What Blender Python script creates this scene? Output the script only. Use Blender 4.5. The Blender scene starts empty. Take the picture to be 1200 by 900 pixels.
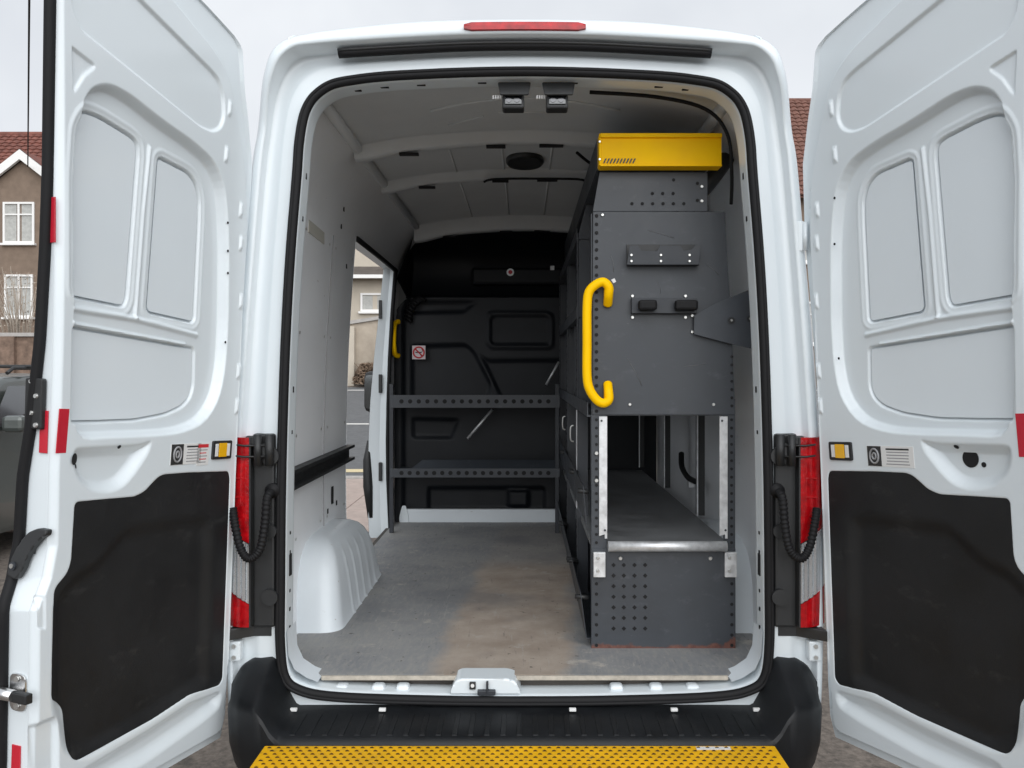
import bpy, bmesh, math, random
import numpy as np
from mathutils import Vector, Matrix
from mathutils.geometry import delaunay_2d_cdt
random.seed(7); np.random.seed(7)
scene = bpy.context.scene
COL = scene.collection

# ------------------------------------------------------------------ camera
F, CX, CY = 1000.0, 615.0, 435.0            # focal length and vanishing point, in pixels of a 1200 px wide frame
CAM = np.array([.0, -2.74, 1.70])
cam_d = bpy.data.cameras.new('camera'); cam = bpy.data.objects.new('camera', cam_d); COL.objects.link(cam)
cam.location = CAM; cam.rotation_euler = (math.radians(90), 0, 0)
cam_d.sensor_width = 36; cam_d.lens = F / 1200 * 36
cam_d.shift_x = -15 / 1200; cam_d.shift_y = -15 / 1200
cam_d.clip_start = .05; cam_d.clip_end = 2000
scene.camera = cam

# ------------------------------------------------------------------ sky (overcast) and soft sun
SUN_EL, SUN_AZ = 28, 165                     # azimuth measured clockwise from +Y (north)
w = bpy.data.worlds.new('World'); scene.world = w; w.use_nodes = True
nt = w.node_tree; nt.nodes.clear()
out = nt.nodes.new('ShaderNodeOutputWorld'); bg = nt.nodes.new('ShaderNodeBackground')
sky = nt.nodes.new('ShaderNodeTexSky'); sky.sky_type = 'NISHITA'; sky.sun_disc = False
sky.sun_elevation = math.radians(SUN_EL); sky.sun_rotation = math.radians(SUN_AZ)
sky.dust_density = 4.0; sky.air_density = 1.0; sky.ozone_density = 1.0
hs = nt.nodes.new('ShaderNodeHueSaturation'); hs.inputs['Saturation'].default_value = .10
tc = nt.nodes.new('ShaderNodeTexCoord'); nz = nt.nodes.new('ShaderNodeTexNoise')
nz.inputs['Scale'].default_value = 2.2; nz.inputs['Detail'].default_value = 5; nz.inputs['Roughness'].default_value = .55
cr = nt.nodes.new('ShaderNodeValToRGB')
cr.color_ramp.elements[0].position = .3; cr.color_ramp.elements[0].color = (6.0, 6.35, 6.9, 1)
cr.color_ramp.elements[1].position = .7; cr.color_ramp.elements[1].color = (8.2, 8.5, 8.9, 1)
mx = nt.nodes.new('ShaderNodeMix'); mx.data_type = 'RGBA'; mx.inputs['Factor'].default_value = .86
nt.links.new(tc.outputs['Generated'], nz.inputs['Vector']); nt.links.new(nz.outputs['Fac'], cr.inputs['Fac'])
nt.links.new(sky.outputs['Color'], hs.inputs['Color'])
nt.links.new(hs.outputs['Color'], mx.inputs['A']); nt.links.new(cr.outputs['Color'], mx.inputs['B'])
nt.links.new(mx.outputs['Result'], bg.inputs['Color']); bg.inputs['Strength'].default_value = .060
nt.links.new(bg.outputs['Background'], out.inputs['Surface'])
sd = bpy.data.lights.new('sun', 'SUN'); so = bpy.data.objects.new('sun', sd); COL.objects.link(so)
sd.energy = 1.5; sd.angle = math.radians(90); sd.color = (.985, .995, 1)
_az, _el = math.radians(SUN_AZ), math.radians(SUN_EL)
sv = Vector((math.sin(_az) * math.cos(_el), math.cos(_az) * math.cos(_el), math.sin(_el)))
so.rotation_euler = sv.to_track_quat('Z', 'Y').to_euler(); so.location = sv * 20
vs = scene.view_settings; vs.view_transform = 'Standard'; vs.look = 'None'; vs.exposure = 1.0; vs.gamma = 1; vs.use_curve_mapping = False
scene.render.engine = 'CYCLES'
scene.cycles.max_bounces = 10; scene.cycles.diffuse_bounces = 6

# ------------------------------------------------------------------ materials
MATS = {}
def mat(name, col, rough=.5, metal=0, coat=0, var=0, vscale=6, bump=0, bscale=200, col2=None, spec=.5, rvar=0, detail=6):
    m = bpy.data.materials.new(name); m.use_nodes = True; MATS[name] = m
    t = m.node_tree; b = t.nodes['Principled BSDF']
    b.inputs['Base Color'].default_value = (*col, 1); b.inputs['Roughness'].default_value = rough
    b.inputs['Metallic'].default_value = metal; b.inputs['Coat Weight'].default_value = coat
    b.inputs['Coat Roughness'].default_value = .14; b.inputs['Specular IOR Level'].default_value = spec
    c = t.nodes.new('ShaderNodeTexCoord')
    if var or col2 or rvar:
        n = t.nodes.new('ShaderNodeTexNoise'); n.inputs['Scale'].default_value = vscale; n.inputs['Detail'].default_value = detail
        n.inputs['Roughness'].default_value = .62
        t.links.new(c.outputs['Object'], n.inputs['Vector'])
        r = t.nodes.new('ShaderNodeValToRGB'); r.color_ramp.elements[0].position = .32; r.color_ramp.elements[1].position = .68
        c2 = col2 if col2 else tuple(min(1, x * (1 + var)) for x in col)
        c1 = col if col2 else tuple(x * (1 - var) for x in col)
        r.color_ramp.elements[0].color = (*c1, 1); r.color_ramp.elements[1].color = (*c2, 1)
        t.links.new(n.outputs['Fac'], r.inputs['Fac'])
        if var or col2: t.links.new(r.outputs['Color'], b.inputs['Base Color'])
        if rvar:
            mr = t.nodes.new('ShaderNodeMapRange'); mr.inputs['From Min'].default_value = .3; mr.inputs['From Max'].default_value = .7
            mr.inputs['To Min'].default_value = rough - rvar; mr.inputs['To Max'].default_value = rough + rvar
            t.links.new(n.outputs['Fac'], mr.inputs['Value']); t.links.new(mr.outputs['Result'], b.inputs['Roughness'])
    if bump:
        n2 = t.nodes.new('ShaderNodeTexNoise'); n2.inputs['Scale'].default_value = bscale; n2.inputs['Detail'].default_value = 3
        t.links.new(c.outputs['Object'], n2.inputs['Vector'])
        bp = t.nodes.new('ShaderNodeBump'); bp.inputs['Strength'].default_value = bump; bp.inputs['Distance'].default_value = .004
        t.links.new(n2.outputs['Fac'], bp.inputs['Height']); t.links.new(bp.outputs['Normal'], b.inputs['Normal'])
    return m

def scuffs(m, col, scale=(3, 3, 40), amt=.62, width=.05):
    """thin scratches of another colour mixed over a material's base colour"""
    t = m.node_tree; b = t.nodes['Principled BSDF']; c = t.nodes.new('ShaderNodeTexCoord')
    mp = t.nodes.new('ShaderNodeMapping'); mp.inputs['Scale'].default_value = scale
    mp.inputs['Rotation'].default_value = (.3, .4, .2)
    n = t.nodes.new('ShaderNodeTexNoise'); n.inputs['Scale'].default_value = 4; n.inputs['Detail'].default_value = 8; n.inputs['Roughness'].default_value = .7
    t.links.new(c.outputs['Object'], mp.inputs['Vector']); t.links.new(mp.outputs['Vector'], n.inputs['Vector'])
    r = t.nodes.new('ShaderNodeValToRGB'); r.color_ramp.elements[0].position = amt; r.color_ramp.elements[1].position = amt + width
    r.color_ramp.elements[0].color = (0, 0, 0, 1); r.color_ramp.elements[1].color = (1, 1, 1, 1)
    t.links.new(n.outputs['Fac'], r.inputs['Fac'])
    mix = t.nodes.new('ShaderNodeMix'); mix.data_type = 'RGBA'
    src = b.inputs['Base Color'].links
    if src: t.links.new(src[0].from_socket, mix.inputs['A'])
    else: mix.inputs['A'].default_value = b.inputs['Base Color'].default_value
    mix.inputs['B'].default_value = (*col, 1)
    t.links.new(r.outputs['Color'], mix.inputs['Factor']); t.links.new(mix.outputs['Result'], b.inputs['Base Color'])
    return m

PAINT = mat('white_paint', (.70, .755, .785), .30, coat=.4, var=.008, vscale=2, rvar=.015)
PAINT_IN = mat('white_paint_inside', (.70, .75, .785), .40, coat=.2, var=.03, vscale=3, rvar=.05)
scuffs(PAINT_IN, (.45, .44, .42), (3, 6, 12), .67, .03)
LINING = mat('white_wall_lining', (.82, .84, .86), .42, var=.03, vscale=3, rvar=.08)
scuffs(LINING, (.52, .51, .50), (1.2, 5, 9), .655, .05)
scuffs(LINING, (.40, .39, .38), (1, 14, 30), .70, .02)
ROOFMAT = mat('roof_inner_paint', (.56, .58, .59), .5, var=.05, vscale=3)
BLANK = mat('blanking_panel_paint', (.71, .765, .80), .32, coat=.35, var=.008, vscale=4)
BPLAST = mat('black_plastic', (.018, .019, .02), .48, bump=.12, bscale=500, var=.15, vscale=12, rvar=.08)
BUMPM = mat('bumper_plastic', (.007, .008, .0095), .5, bump=.15, bscale=420, var=.25, vscale=7, rvar=.1, spec=.35)
scuffs(BUMPM, (.10, .10, .10), (6, 20, 10), .68, .05)
TRIMM = mat('black_door_trim', (.0125, .013, .014), .6, spec=.35, bump=.08, bscale=300, var=.2, vscale=5, rvar=.1)
scuffs(TRIMM, (.030, .030, .030), (2, 2, 4), .58, .15)
scuffs(TRIMM, (.09, .088, .085), (6, 6, 40), .735, .02)
RUBBER = mat('black_rubber', (.008, .008, .009), .62, spec=.25, bump=.05)
GREYB = mat('bracket_grey', (.046, .053, .064), .46, bump=.1, bscale=600, var=.1, vscale=8)
BULK = mat('bulkhead_plastic', (.006, .0078, .011), .52, spec=.35, bump=.1, bscale=350, var=.2, vscale=5)
GREY = mat('grey_powder_coat', (.041, .0465, .055), .46, bump=.10, bscale=700, var=.10, vscale=6, rvar=.08)
scuffs(GREY, (.06, .066, .076), (3, 3, 5), .58, .12)
scuffs(GREY, (.14, .145, .15), (7, 7, 40), .70, .02)
DGREY = mat('dark_grey_powder_coat', (.024, .028, .035), .48, bump=.1, bscale=600, var=.15, vscale=7, rvar=.1)
scuffs(DGREY, (.12, .12, .12), (5, 12, 14), .70, .04)
GALV = mat('galvanised_steel', (.66, .67, .68), .45, metal=.6, var=.18, vscale=30, rvar=.12)
STEEL = mat('bright_steel', (.7, .7, .7), .28, metal=1, var=.08, vscale=20)
BOLT = mat('zinc_bolt', (.62, .62, .60), .35, metal=.9)
YEL = mat('yellow_powder_coat', (1.0, .56, .0), .5, spec=.12, var=.05, vscale=8, bump=.06, bscale=400, rvar=.06)
YSTEP = mat('yellow_tread_paint', (.80, .43, .006), .5, spec=.35, var=.10, vscale=14, bump=.1, bscale=300, rvar=.1)
scuffs(YSTEP, (.30, .20, .06), (9, 14, 10), .58, .12)
scuffs(YSTEP, (.10, .08, .05), (22, 22, 10), .66, .05)
HOLE = mat('dark_hole', (.006, .006, .007), .8)
RED = mat('red_reflector', (.52, .012, .03), .25, coat=.5, bump=.2, bscale=900)
REDL = mat('red_lens', (.36, .003, .006), .16, coat=.2, spec=.4, var=.45, vscale=26, bump=.25, bscale=90)
CLEARL = mat('clear_lens', (.62, .64, .66), .10, metal=.75, coat=.6, bump=.25, bscale=60)
AMBER = mat('amber_lens', (.85, .45, .01), .15, coat=.6)
STICK = mat('white_sticker', (.72, .72, .71), .4)
INK = mat('black_ink', (.03, .03, .03), .5)
INKG = mat('grey_ink', (.30, .30, .31), .5)
INKR = mat('red_ink', (.6, .03, .04), .5)
GLASSD = mat('dark_glass', (.02, .025, .03), .05, coat=1, spec=.8)

# ------------------------------------------------------------------ helpers
def tag(o, label=None, cat=None, group=None, kind=None):
    for k, v in (('label', label), ('category', cat), ('group', group), ('kind', kind)):
        if v: o[k] = v
    return o
def link(o, parent):
    COL.objects.link(o)
    if parent is not None:
        o.parent = parent
        r = parent
        while r.parent: r = r.parent
        # every mesh is built in world coordinates
        if parent.parent is None: o.matrix_parent_inverse = Matrix.Translation(-r.location)
    return o
def empty(name, loc, label, cat, group=None):
    o = bpy.data.objects.new(name, None); o.location = loc; o.empty_display_size = .2; COL.objects.link(o)
    return tag(o, label, cat, group)
def mesh(name, V, Fc, m, parent=None, smooth=False, kind=None):
    me = bpy.data.meshes.new(name); me.from_pydata([tuple(map(float, v)) for v in V], [], Fc); me.update()
    if smooth: me.polygons.foreach_set('use_smooth', [True] * len(me.polygons))
    for mm in (m if isinstance(m, (list, tuple)) else [m]): me.materials.append(mm)
    o = bpy.data.objects.new(name, me); link(o, parent)
    if kind: o['kind'] = kind
    return o
def from_bm(name, bm, m, parent=None, smooth=False, kind=None, normals=True):
    if normals: bmesh.ops.recalc_face_normals(bm, faces=bm.faces[:])
    me = bpy.data.meshes.new(name); bm.to_mesh(me); bm.free()
    if smooth: me.polygons.foreach_set('use_smooth', [True] * len(me.polygons))
    for mm in (m if isinstance(m, (list, tuple)) else [m]): me.materials.append(mm)
    o = bpy.data.objects.new(name, me); link(o, parent)
    if kind: o['kind'] = kind
    return o
def bm_box(bm, lo, hi, bevel=0, M=None, mi=0):
    r = bmesh.ops.create_cube(bm, size=1)
    c = [(a + b) / 2 for a, b in zip(lo, hi)]; s = [abs(b - a) for a, b in zip(lo, hi)]
    for v in r['verts']: v.co = Vector((v.co.x * s[0] + c[0], v.co.y * s[1] + c[1], v.co.z * s[2] + c[2]))
    vs_ = r['verts']; fs = {f for v in vs_ for f in v.link_faces}
    for f in fs: f.material_index = mi
    if bevel:
        es = {e for v in vs_ for e in v.link_edges}
        rr = bmesh.ops.bevel(bm, geom=list(es), offset=min(bevel, min(s) * .45), segments=2, affect='EDGES', profile=.5)
        vs_ = list({v for f in rr['faces'] for v in f.verts} | {v for v in vs_ if v.is_valid})
    if M is not None:
        for v in vs_: v.co = M @ v.co
    return vs_
def box(name, lo, hi, m, parent=None, bevel=.003, M=None):
    bm = bmesh.new(); bm_box(bm, lo, hi, bevel, M); return from_bm(name, bm, m, parent)
def bm_tube(bm, pts, rad, seg=10, closed=False, mi=0, flat=1.0, up=None):
    P = [Vector(p) for p in pts]; n = len(P); rings = []
    R = rad if hasattr(rad, '__len__') else [rad] * n
    nrm = None
    for i in range(n):
        a = P[(i - 1) % n] if (closed or i > 0) else P[i]; b = P[(i + 1) % n] if (closed or i < n - 1) else P[i]
        t = (b - a).normalized()
        if nrm is None:
            nrm = Vector(up) if up else (Vector((0, 0, 1)) if abs(t.z) < .9 else Vector((1, 0, 0)))
        nrm = (nrm - t * nrm.dot(t)).normalized(); bi = t.cross(nrm)
        rings.append([bm.verts.new(P[i] + (nrm * math.cos(k * 2 * math.pi / seg) * flat + bi * math.sin(k * 2 * math.pi / seg)) * R[i]) for k in range(seg)])
    for i in range(n if closed else n - 1):
        A, B = rings[i], rings[(i + 1) % n]
        for k in range(seg):
            f = bm.faces.new((A[k], A[(k + 1) % seg], B[(k + 1) % seg], B[k])); f.material_index = mi; f.smooth = True
    if not closed:
        for rr in (rings[0], rings[-1]):
            f = bm.faces.new(rr); f.material_index = mi
def tube(name, pts, rad, m, parent=None, seg=10, closed=False, flat=1.0, up=None):
    bm = bmesh.new(); bm_tube(bm, pts, rad, seg, closed, 0, flat, up); return from_bm(name, bm, m, parent)
def catmull(P, k=6, closed=False):
    P = [np.array(p, float) for p in P]; n = len(P); o = []
    for i in range(n if closed else n - 1):
        p0 = P[(i - 1) % n] if (closed or i > 0) else P[i]; p1 = P[i]; p2 = P[(i + 1) % n]
        p3 = P[(i + 2) % n] if (closed or i < n - 2) else p2
        for j in range(k):
            t = j / k
            o.append(.5 * (2 * p1 + (p2 - p0) * t + (2 * p0 - 5 * p1 + 4 * p2 - p3) * t * t + (3 * p1 - p0 - 3 * p2 + p3) * t ** 3))
    if not closed: o.append(P[-1])
    return o
def chaikin(P, it=2):
    P = [np.array(p, float) for p in P]
    for _ in range(it):
        o = []
        for i in range(len(P)):
            a, b = P[i], P[(i + 1) % len(P)]; o += [a * .75 + b * .25, a * .25 + b * .75]
        P = o
    return P
def round_poly(P, r, seg=5):
    """polygon with its corners rounded by radius r (one value or one per corner)"""
    n = len(P); o = []
    for i in range(n):
        p = np.array(P[i], float); a = np.array(P[i - 1], float); b = np.array(P[(i + 1) % n], float)
        ri = r[i] if hasattr(r, '__len__') else r
        da, db = a - p, b - p; la, lb = np.linalg.norm(da), np.linalg.norm(db); t = min(ri, la * .48, lb * .48)
        p0, p1 = p + da / la * t, p + db / lb * t
        for j in range(seg + 1):
            s = j / seg; o.append((1 - s) ** 2 * p0 + 2 * s * (1 - s) * p + s * s * p1)
    return o
def plate(name, poly, fr, th, m, parent=None, bevel=0, holes=()):
    """flat plate: polygon in the frame fr=(origin, ex, ey, n), thickness th behind the face"""
    O, ex, ey, n = [np.array(q, float) for q in fr]; bm = bmesh.new()
    vs_ = [bm.verts.new(Vector(O + ex * p[0] + ey * p[1])) for p in poly]
    f = bm.faces.new(vs_)
    r = bmesh.ops.extrude_face_region(bm, geom=[f])
    for v in [g for g in r['geom'] if isinstance(g, bmesh.types.BMVert)]: v.co += Vector(-n * th)
    if bevel:
        top = [e for e in bm.edges if all(v in vs_ for v in e.verts)]
        bmesh.ops.bevel(bm, geom=top, offset=bevel, segments=2, affect='EDGES', profile=.5)
    return from_bm(name, bm, m, parent)
def disc(bm, c, n, r, depth=.002, seg=8, mi=0, r2=None):
    n = Vector(n).normalized(); q = n.to_track_quat('Z', 'Y').to_matrix().to_4x4()
    res = bmesh.ops.create_cone(bm, cap_ends=True, segments=seg, radius1=r, radius2=r if r2 is None else r2, depth=depth, matrix=Matrix.Translation(Vector(c) + n * depth / 2) @ q)
    for v in res['verts']:
        for f in v.link_faces: f.material_index = mi
def sdf(poly, X, Z):
    P = np.array(poly); best = np.full(X.shape, 1e9); ins = np.zeros(X.shape, bool); n = len(P)
    for i in range(n):
        a, b = P[i], P[(i + 1) % n]; d = b - a; L = d @ d + 1e-12
        t = np.clip(((X - a[0]) * d[0] + (Z - a[1]) * d[1]) / L, 0, 1)
        best = np.minimum(best, (X - a[0] - t * d[0]) ** 2 + (Z - a[1] - t * d[1]) ** 2)
        c = (a[1] > Z) != (b[1] > Z)
        ins ^= c & (X < (b[0] - a[0]) * (Z - a[1]) / (b[1] - a[1] + 1e-12) + a[0])
    best = np.sqrt(best); return np.where(ins, -best, best)
def sdline(P, X, Z):
    best = np.full(X.shape, 1e9); P = np.array(P, float)
    for i in range(len(P) - 1):
        a, b = P[i], P[i + 1]; d = b - a; L = d @ d + 1e-12
        t = np.clip(((X - a[0]) * d[0] + (Z - a[1]) * d[1]) / L, 0, 1)
        best = np.minimum(best, (X - a[0] - t * d[0]) ** 2 + (Z - a[1] - t * d[1]) ** 2)
    return np.sqrt(best)
def sstep(x): x = np.clip(x, 0, 1); return x * x * (3 - 2 * x)
def press(H, poly, X, Z, depth, w): H -= depth * sstep(-sdf(poly, X, Z) / w)
def ridge(H, line, X, Z, hgt, w): H += hgt * sstep(1 - sdline(line, X, Z) / w)
def cdt_sheet(poly, step, hfun):
    """triangulated sheet inside poly, with a vertex grid so that hfun(u,v) can shape it"""
    P = np.array(poly); lo, hi = P.min(0), P.max(0)
    gx, gz = np.meshgrid(np.arange(lo[0] + step / 2, hi[0], step), np.arange(lo[1] + step / 2, hi[1], step))
    ok = sdf(P, gx, gz) < -step * .45
    pts = [Vector(p) for p in P] + [Vector(p) for p in zip(gx[ok], gz[ok])]
    n = len(P); r = delaunay_2d_cdt(pts, [], [list(range(n))], 1, 1e-6)
    V = np.array([tuple(v) for v in r[0]]); return V, [list(f) for f in r[2]], hfun(V[:, 0], V[:, 1])
def px(x, y, Y):
    """point of the place at depth plane Y (measured off the photograph)"""
    d = Y - CAM[1]; return np.array([CAM[0] + (x - CX) / F * d, Y, CAM[2] - (y - CY) / F * d])

# ------------------------------------------------------------------ ground, road, pavements
def gz_(y): return 0 if y < 10.8 else min((y - 10.8) * .115, 7.0)
GR = mat('yard_ground', (.15, .125, .105), .85, var=.45, vscale=30, bump=.7, bscale=120, detail=10)
scuffs(GR, (.05, .045, .04), (1, 1, 1), .55, .15)
ASPH = mat('road_asphalt', (.12, .122, .125), .85, var=.15, vscale=8, bump=.4, bscale=200)
PAVE = mat('pavement_slabs', (.40, .32, .28), .8, var=.12, vscale=6, bump=.2, bscale=90)
KERB = mat('kerb_concrete', (.36, .34, .32), .8, var=.12, vscale=12)
LINE = mat('road_paint', (.72, .70, .66), .7, var=.1, vscale=30)
YLINE = mat('yellow_road_paint', (.60, .50, .30), .7, var=.1, vscale=30)
def strip(name, y0, y1, m, dz=0, x0=-260, x1=260, n=2):
    ys = np.linspace(y0, y1, n); V = []; Fc = []
    for y in ys: V += [(x0, y, gz_(y) + dz), (x1, y, gz_(y) + dz)]
    for i in range(n - 1): Fc.append((2 * i, 2 * i + 1, 2 * i + 3, 2 * i + 2))
    return mesh(name, V, Fc, m)
V, Fc = [], []
ys = [-400, -60, -10, 0, 5, 9.0, 10.79, 10.8, 30, 71.6, 72, 500, 1500]
for y in ys:
    for x in (-900, -60, 60, 900): V.append((x, y, gz_(y) - .012))
for i in range(len(ys) - 1):
    for j in range(3): a = i * 4 + j; Fc.append((a, a + 1, a + 5, a + 4))
tag(mesh('ground', V, Fc, GR), kind='structure')
pv = mesh('pavement', *[[(-40, 6.3, 0.0), (40, 6.3, 0.0), (40, 10.6, 0.0), (-40, 10.6, 0.0)], [(0, 1, 2, 3)]], PAVE); tag(pv, kind='structure')
slab_me = None
for i in range(14):                                    # slabs in the strip seen through the side door
    for j in range(7):
        x0, y0 = -9 + i * .62, 6.34 + j * .605
        if slab_me is None:
            bm = bmesh.new(); bm_box(bm, (.005, .005, -.03), (.612, .597, .022), .006)
            o = from_bm('paving_slab', bm, PAVE, pv); slab_me = o.data
        else: o = bpy.data.objects.new('paving_slab', slab_me); link(o, pv)
        o.location = (x0, y0, 0)
kb = box('kerb', (-40, 10.6, -.1), (40, 10.76, .05), KERB, None, .012); tag(kb, kind='structure')
tag(strip('road', 10.8, 21.6, ASPH, .0, n=3), kind='structure')
for y0, y1, m, dz in ((11.2, 11.42, YLINE, .005), (15.6, 15.72, LINE, .005), (20.9, 21.02, LINE, .005)):
    tag(strip('road_marking', y0, y1, m, dz), kind='structure')

# ------------------------------------------------------------------ the van
VAN = empty('panel_van', (0, 2.0, 0), 'white high roof panel van with both rear doors wide open', 'van')
TABLE = [((0, .631), (0, .56), (0, .50)), ((.3, .634), (.3, .56), (.3, .50)), ((.60, .645), (.62, .56), (.65, .50)), ((.724, .667), (.84, .565), (.88, .505)),
 ((.779, .714), (.915, .60), (.95, .56)), ((.795, .823), (.93, .80), (.965, .8)), ((.795, 1.0), (.925, 1.0), (.965, 1.0)), ((.793, 1.25), (.915, 1.25), (.962, 1.25)),
 ((.788, 1.5), (.90, 1.5), (.955, 1.5)), ((.778, 1.8), (.88, 1.8), (.935, 1.8)), ((.763, 2.07), (.86, 2.07), (.91, 2.07)), ((.742, 2.33), (.836, 2.36), (.885, 2.36)),
 ((.735, 2.43), (.824, 2.453), (.868, 2.464)), ((.722, 2.51), (.807, 2.569), (.846, 2.60)), ((.703, 2.56), (.788, 2.63), (.826, 2.67)), ((.672, 2.598), (.763, 2.678), (.802, 2.72)),
 ((.62, 2.63), (.72, 2.711), (.76, 2.752)), ((.54, 2.646), (.66, 2.72), (.70, 2.77)), ((.45, 2.656), (.57, 2.727), (.596, 2.787)), ((.33, 2.663), (.385, 2.738), (.385, 2.81)),
 ((.18, 2.669), (.2, 2.747), (.2, 2.818)), ((0, 2.672), (0, 2.75), (0, 2.82))]
def full_loop(col, k=6):
    half = [t[col] for t in TABLE]
    pts = [np.array(p) for p in half] + [np.array((-p[0], p[1])) for p in half[-2:0:-1]]
    return np.array(catmull(pts, k, closed=True))
SEAL, REC, BODY = full_loop(0), full_loop(1), full_loop(2)
def inset(L, d):
    t = np.roll(L, -1, 0) - np.roll(L, 1, 0); n = np.stack([-t[:, 1], t[:, 0]], 1); n /= np.linalg.norm(n, axis=1)[:, None]
    return L + n * d
def overh(L): return .022 + .055 * sstep((L[:, 1] - 2.45) / .25)
def lerp(a, b, t): return a * (1 - t) + b * t
def ring3(L, Y): return np.stack([L[:, 0], Y if hasattr(Y, '__len__') else np.full(len(L), Y), L[:, 1]], 1)
def loft(name, rings, m, parent, smooth=True, closed=True, drop=None):
    n = len(rings[0]); V = np.concatenate(rings); Fc = []
    for i in range(len(rings) - 1):
        for k in range(n if closed else n - 1):
            q = (i * n + k, i * n + (k + 1) % n, (i + 1) * n + (k + 1) % n, (i + 1) * n + k)
            if drop and drop(V[list(q)].mean(0)): continue
            Fc.append(q)
    return mesh(name, V, Fc, m, parent, smooth)
oh = overh(REC)
fr = loft('door_frame', [ring3(inset(SEAL, .014), .128), ring3(inset(SEAL, .025), .098), ring3(inset(SEAL, .0245), .088), ring3(inset(SEAL, .0235), .03), ring3(inset(SEAL, .022), .012), ring3(inset(SEAL, .006), .004), ring3(SEAL, .006),
      ring3(lerp(SEAL, REC, .40), .0), ring3(lerp(SEAL, REC, .52), .006), ring3(lerp(SEAL, REC, .62), .014), ring3(lerp(SEAL, REC, .94), .017), ring3(REC, .012),
      ring3(lerp(REC, BODY, .06), -oh + .006), ring3(lerp(REC, BODY, .14), -oh), ring3(lerp(REC, BODY, .6), -oh + .008), ring3(lerp(REC, BODY, .86), -oh + .03), ring3(BODY, .03)], PAINT, VAN)
# outer skin: from the frame forward over the cab, with the side door opening on the left
def body_ring(Y):
    L = BODY.copy(); k = sstep(np.clip((Y - .03) / .5, 0, 1))
    side = np.clip((2.5 - L[:, 1]) / 1.2, 0, 1)
    L[:, 0] *= 1 + (.03 + .02 * side) * k
    top = float(np.interp(Y, [0, 3.3, 3.75, 4.55, 5.25, 5.42], [2.82, 2.82, 2.62, 1.6, 1.18, .85]))
    L[:, 1] = np.where(L[:, 1] > .8, .8 + (L[:, 1] - .8) * (top - .8) / (2.82 - .8), L[:, 1])
    if Y > 4.3: L[:, 0] *= float(np.interp(Y, [4.3, 5.42], [1, .82]))
    return ring3(L, Y)
Ys = [.03, .08, .16, .3, .53, .9, 1.2, 1.5, 1.8, 2.1, 2.4, 2.78, 3.0, 3.3, 3.5, 3.75, 4.0, 4.3, 4.55, 4.8, 5.05, 5.25, 5.36, 5.42]
loft('body_shell', [body_ring(Y) for Y in Ys], PAINT, VAN,
     drop=lambda c: (c[0] < -.5 and 1.5 < c[1] < 2.78 and .62 < c[2] < 2.38) or c[2] < .53)
# inner walls and ceiling
INH = [(.87, .690), (.885, .9), (.89, 1.2), (.885, 1.5), (.875, 1.8), (.86, 2.07), (.845, 2.3), (.838, 2.36), (.82, 2.42), (.785, 2.5), (.735, 2.57), (.675, 2.622)]
INW = np.array(catmull(INH, 5))
wy = [.128, .3, .5, .52, .9, 1.2, 1.5, 1.9, 2.3, 2.78, 2.9, 3.02]
for sx, nm in ((-1, 'side_wall'), (1, 'side_wall')):
    rings = []
    for Y in wy:
        L = INW.copy(); L[:, 0] *= sx
        rings.append(ring3(L, Y))
    loft(nm, rings, LINING, VAN, closed=False, drop=(lambda c: 1.5 < c[1] < 2.78 and c[2] < 2.36) if sx < 0 else None)
CE = np.array([(-.80, 2.62), (-.675, 2.622), (-.5, 2.652), (-.25, 2.675), (0, 2.685), (.25, 2.675), (.5, 2.652), (.675, 2.622), (.80, 2.62)])
CEc = np.array(catmull(CE, 4))
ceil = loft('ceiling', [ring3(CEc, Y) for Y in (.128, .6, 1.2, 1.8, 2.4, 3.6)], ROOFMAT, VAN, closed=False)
for x in (-.33, -.1, .12, .35):                                # swage beads in the roof skin
    tube('roof_bead', [(x, .95, float(np.interp(x, CE[:, 0], CE[:, 1])) + .001), (x, 1.42, float(np.interp(x, CE[:, 0], CE[:, 1])) + .001)], .005, ROOFMAT, ceil, 6)
    tube('roof_bead', [(x, 1.62, float(np.interp(x, CE[:, 0], CE[:, 1])) + .001), (x, 2.6, float(np.interp(x, CE[:, 0], CE[:, 1])) + .001)], .005, ROOFMAT, ceil, 6)
tube('roof_bead', catmull([(-.35, .42, 2.664), (-.2, .36, 2.676), (0, .33, 2.684), (.2, .36, 2.676), (.35, .42, 2.664)], 5), .006, ROOFMAT, ceil, 6)
tube('roof_bead', [(-.1, .5, 2.684), (.1, .5, 2.684)], .005, ROOFMAT, ceil, 6)
tube('roof_bead', [(-.3, .62, 2.67), (-.16, .53, 2.678)], .005, ROOFMAT, ceil, 6)
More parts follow.
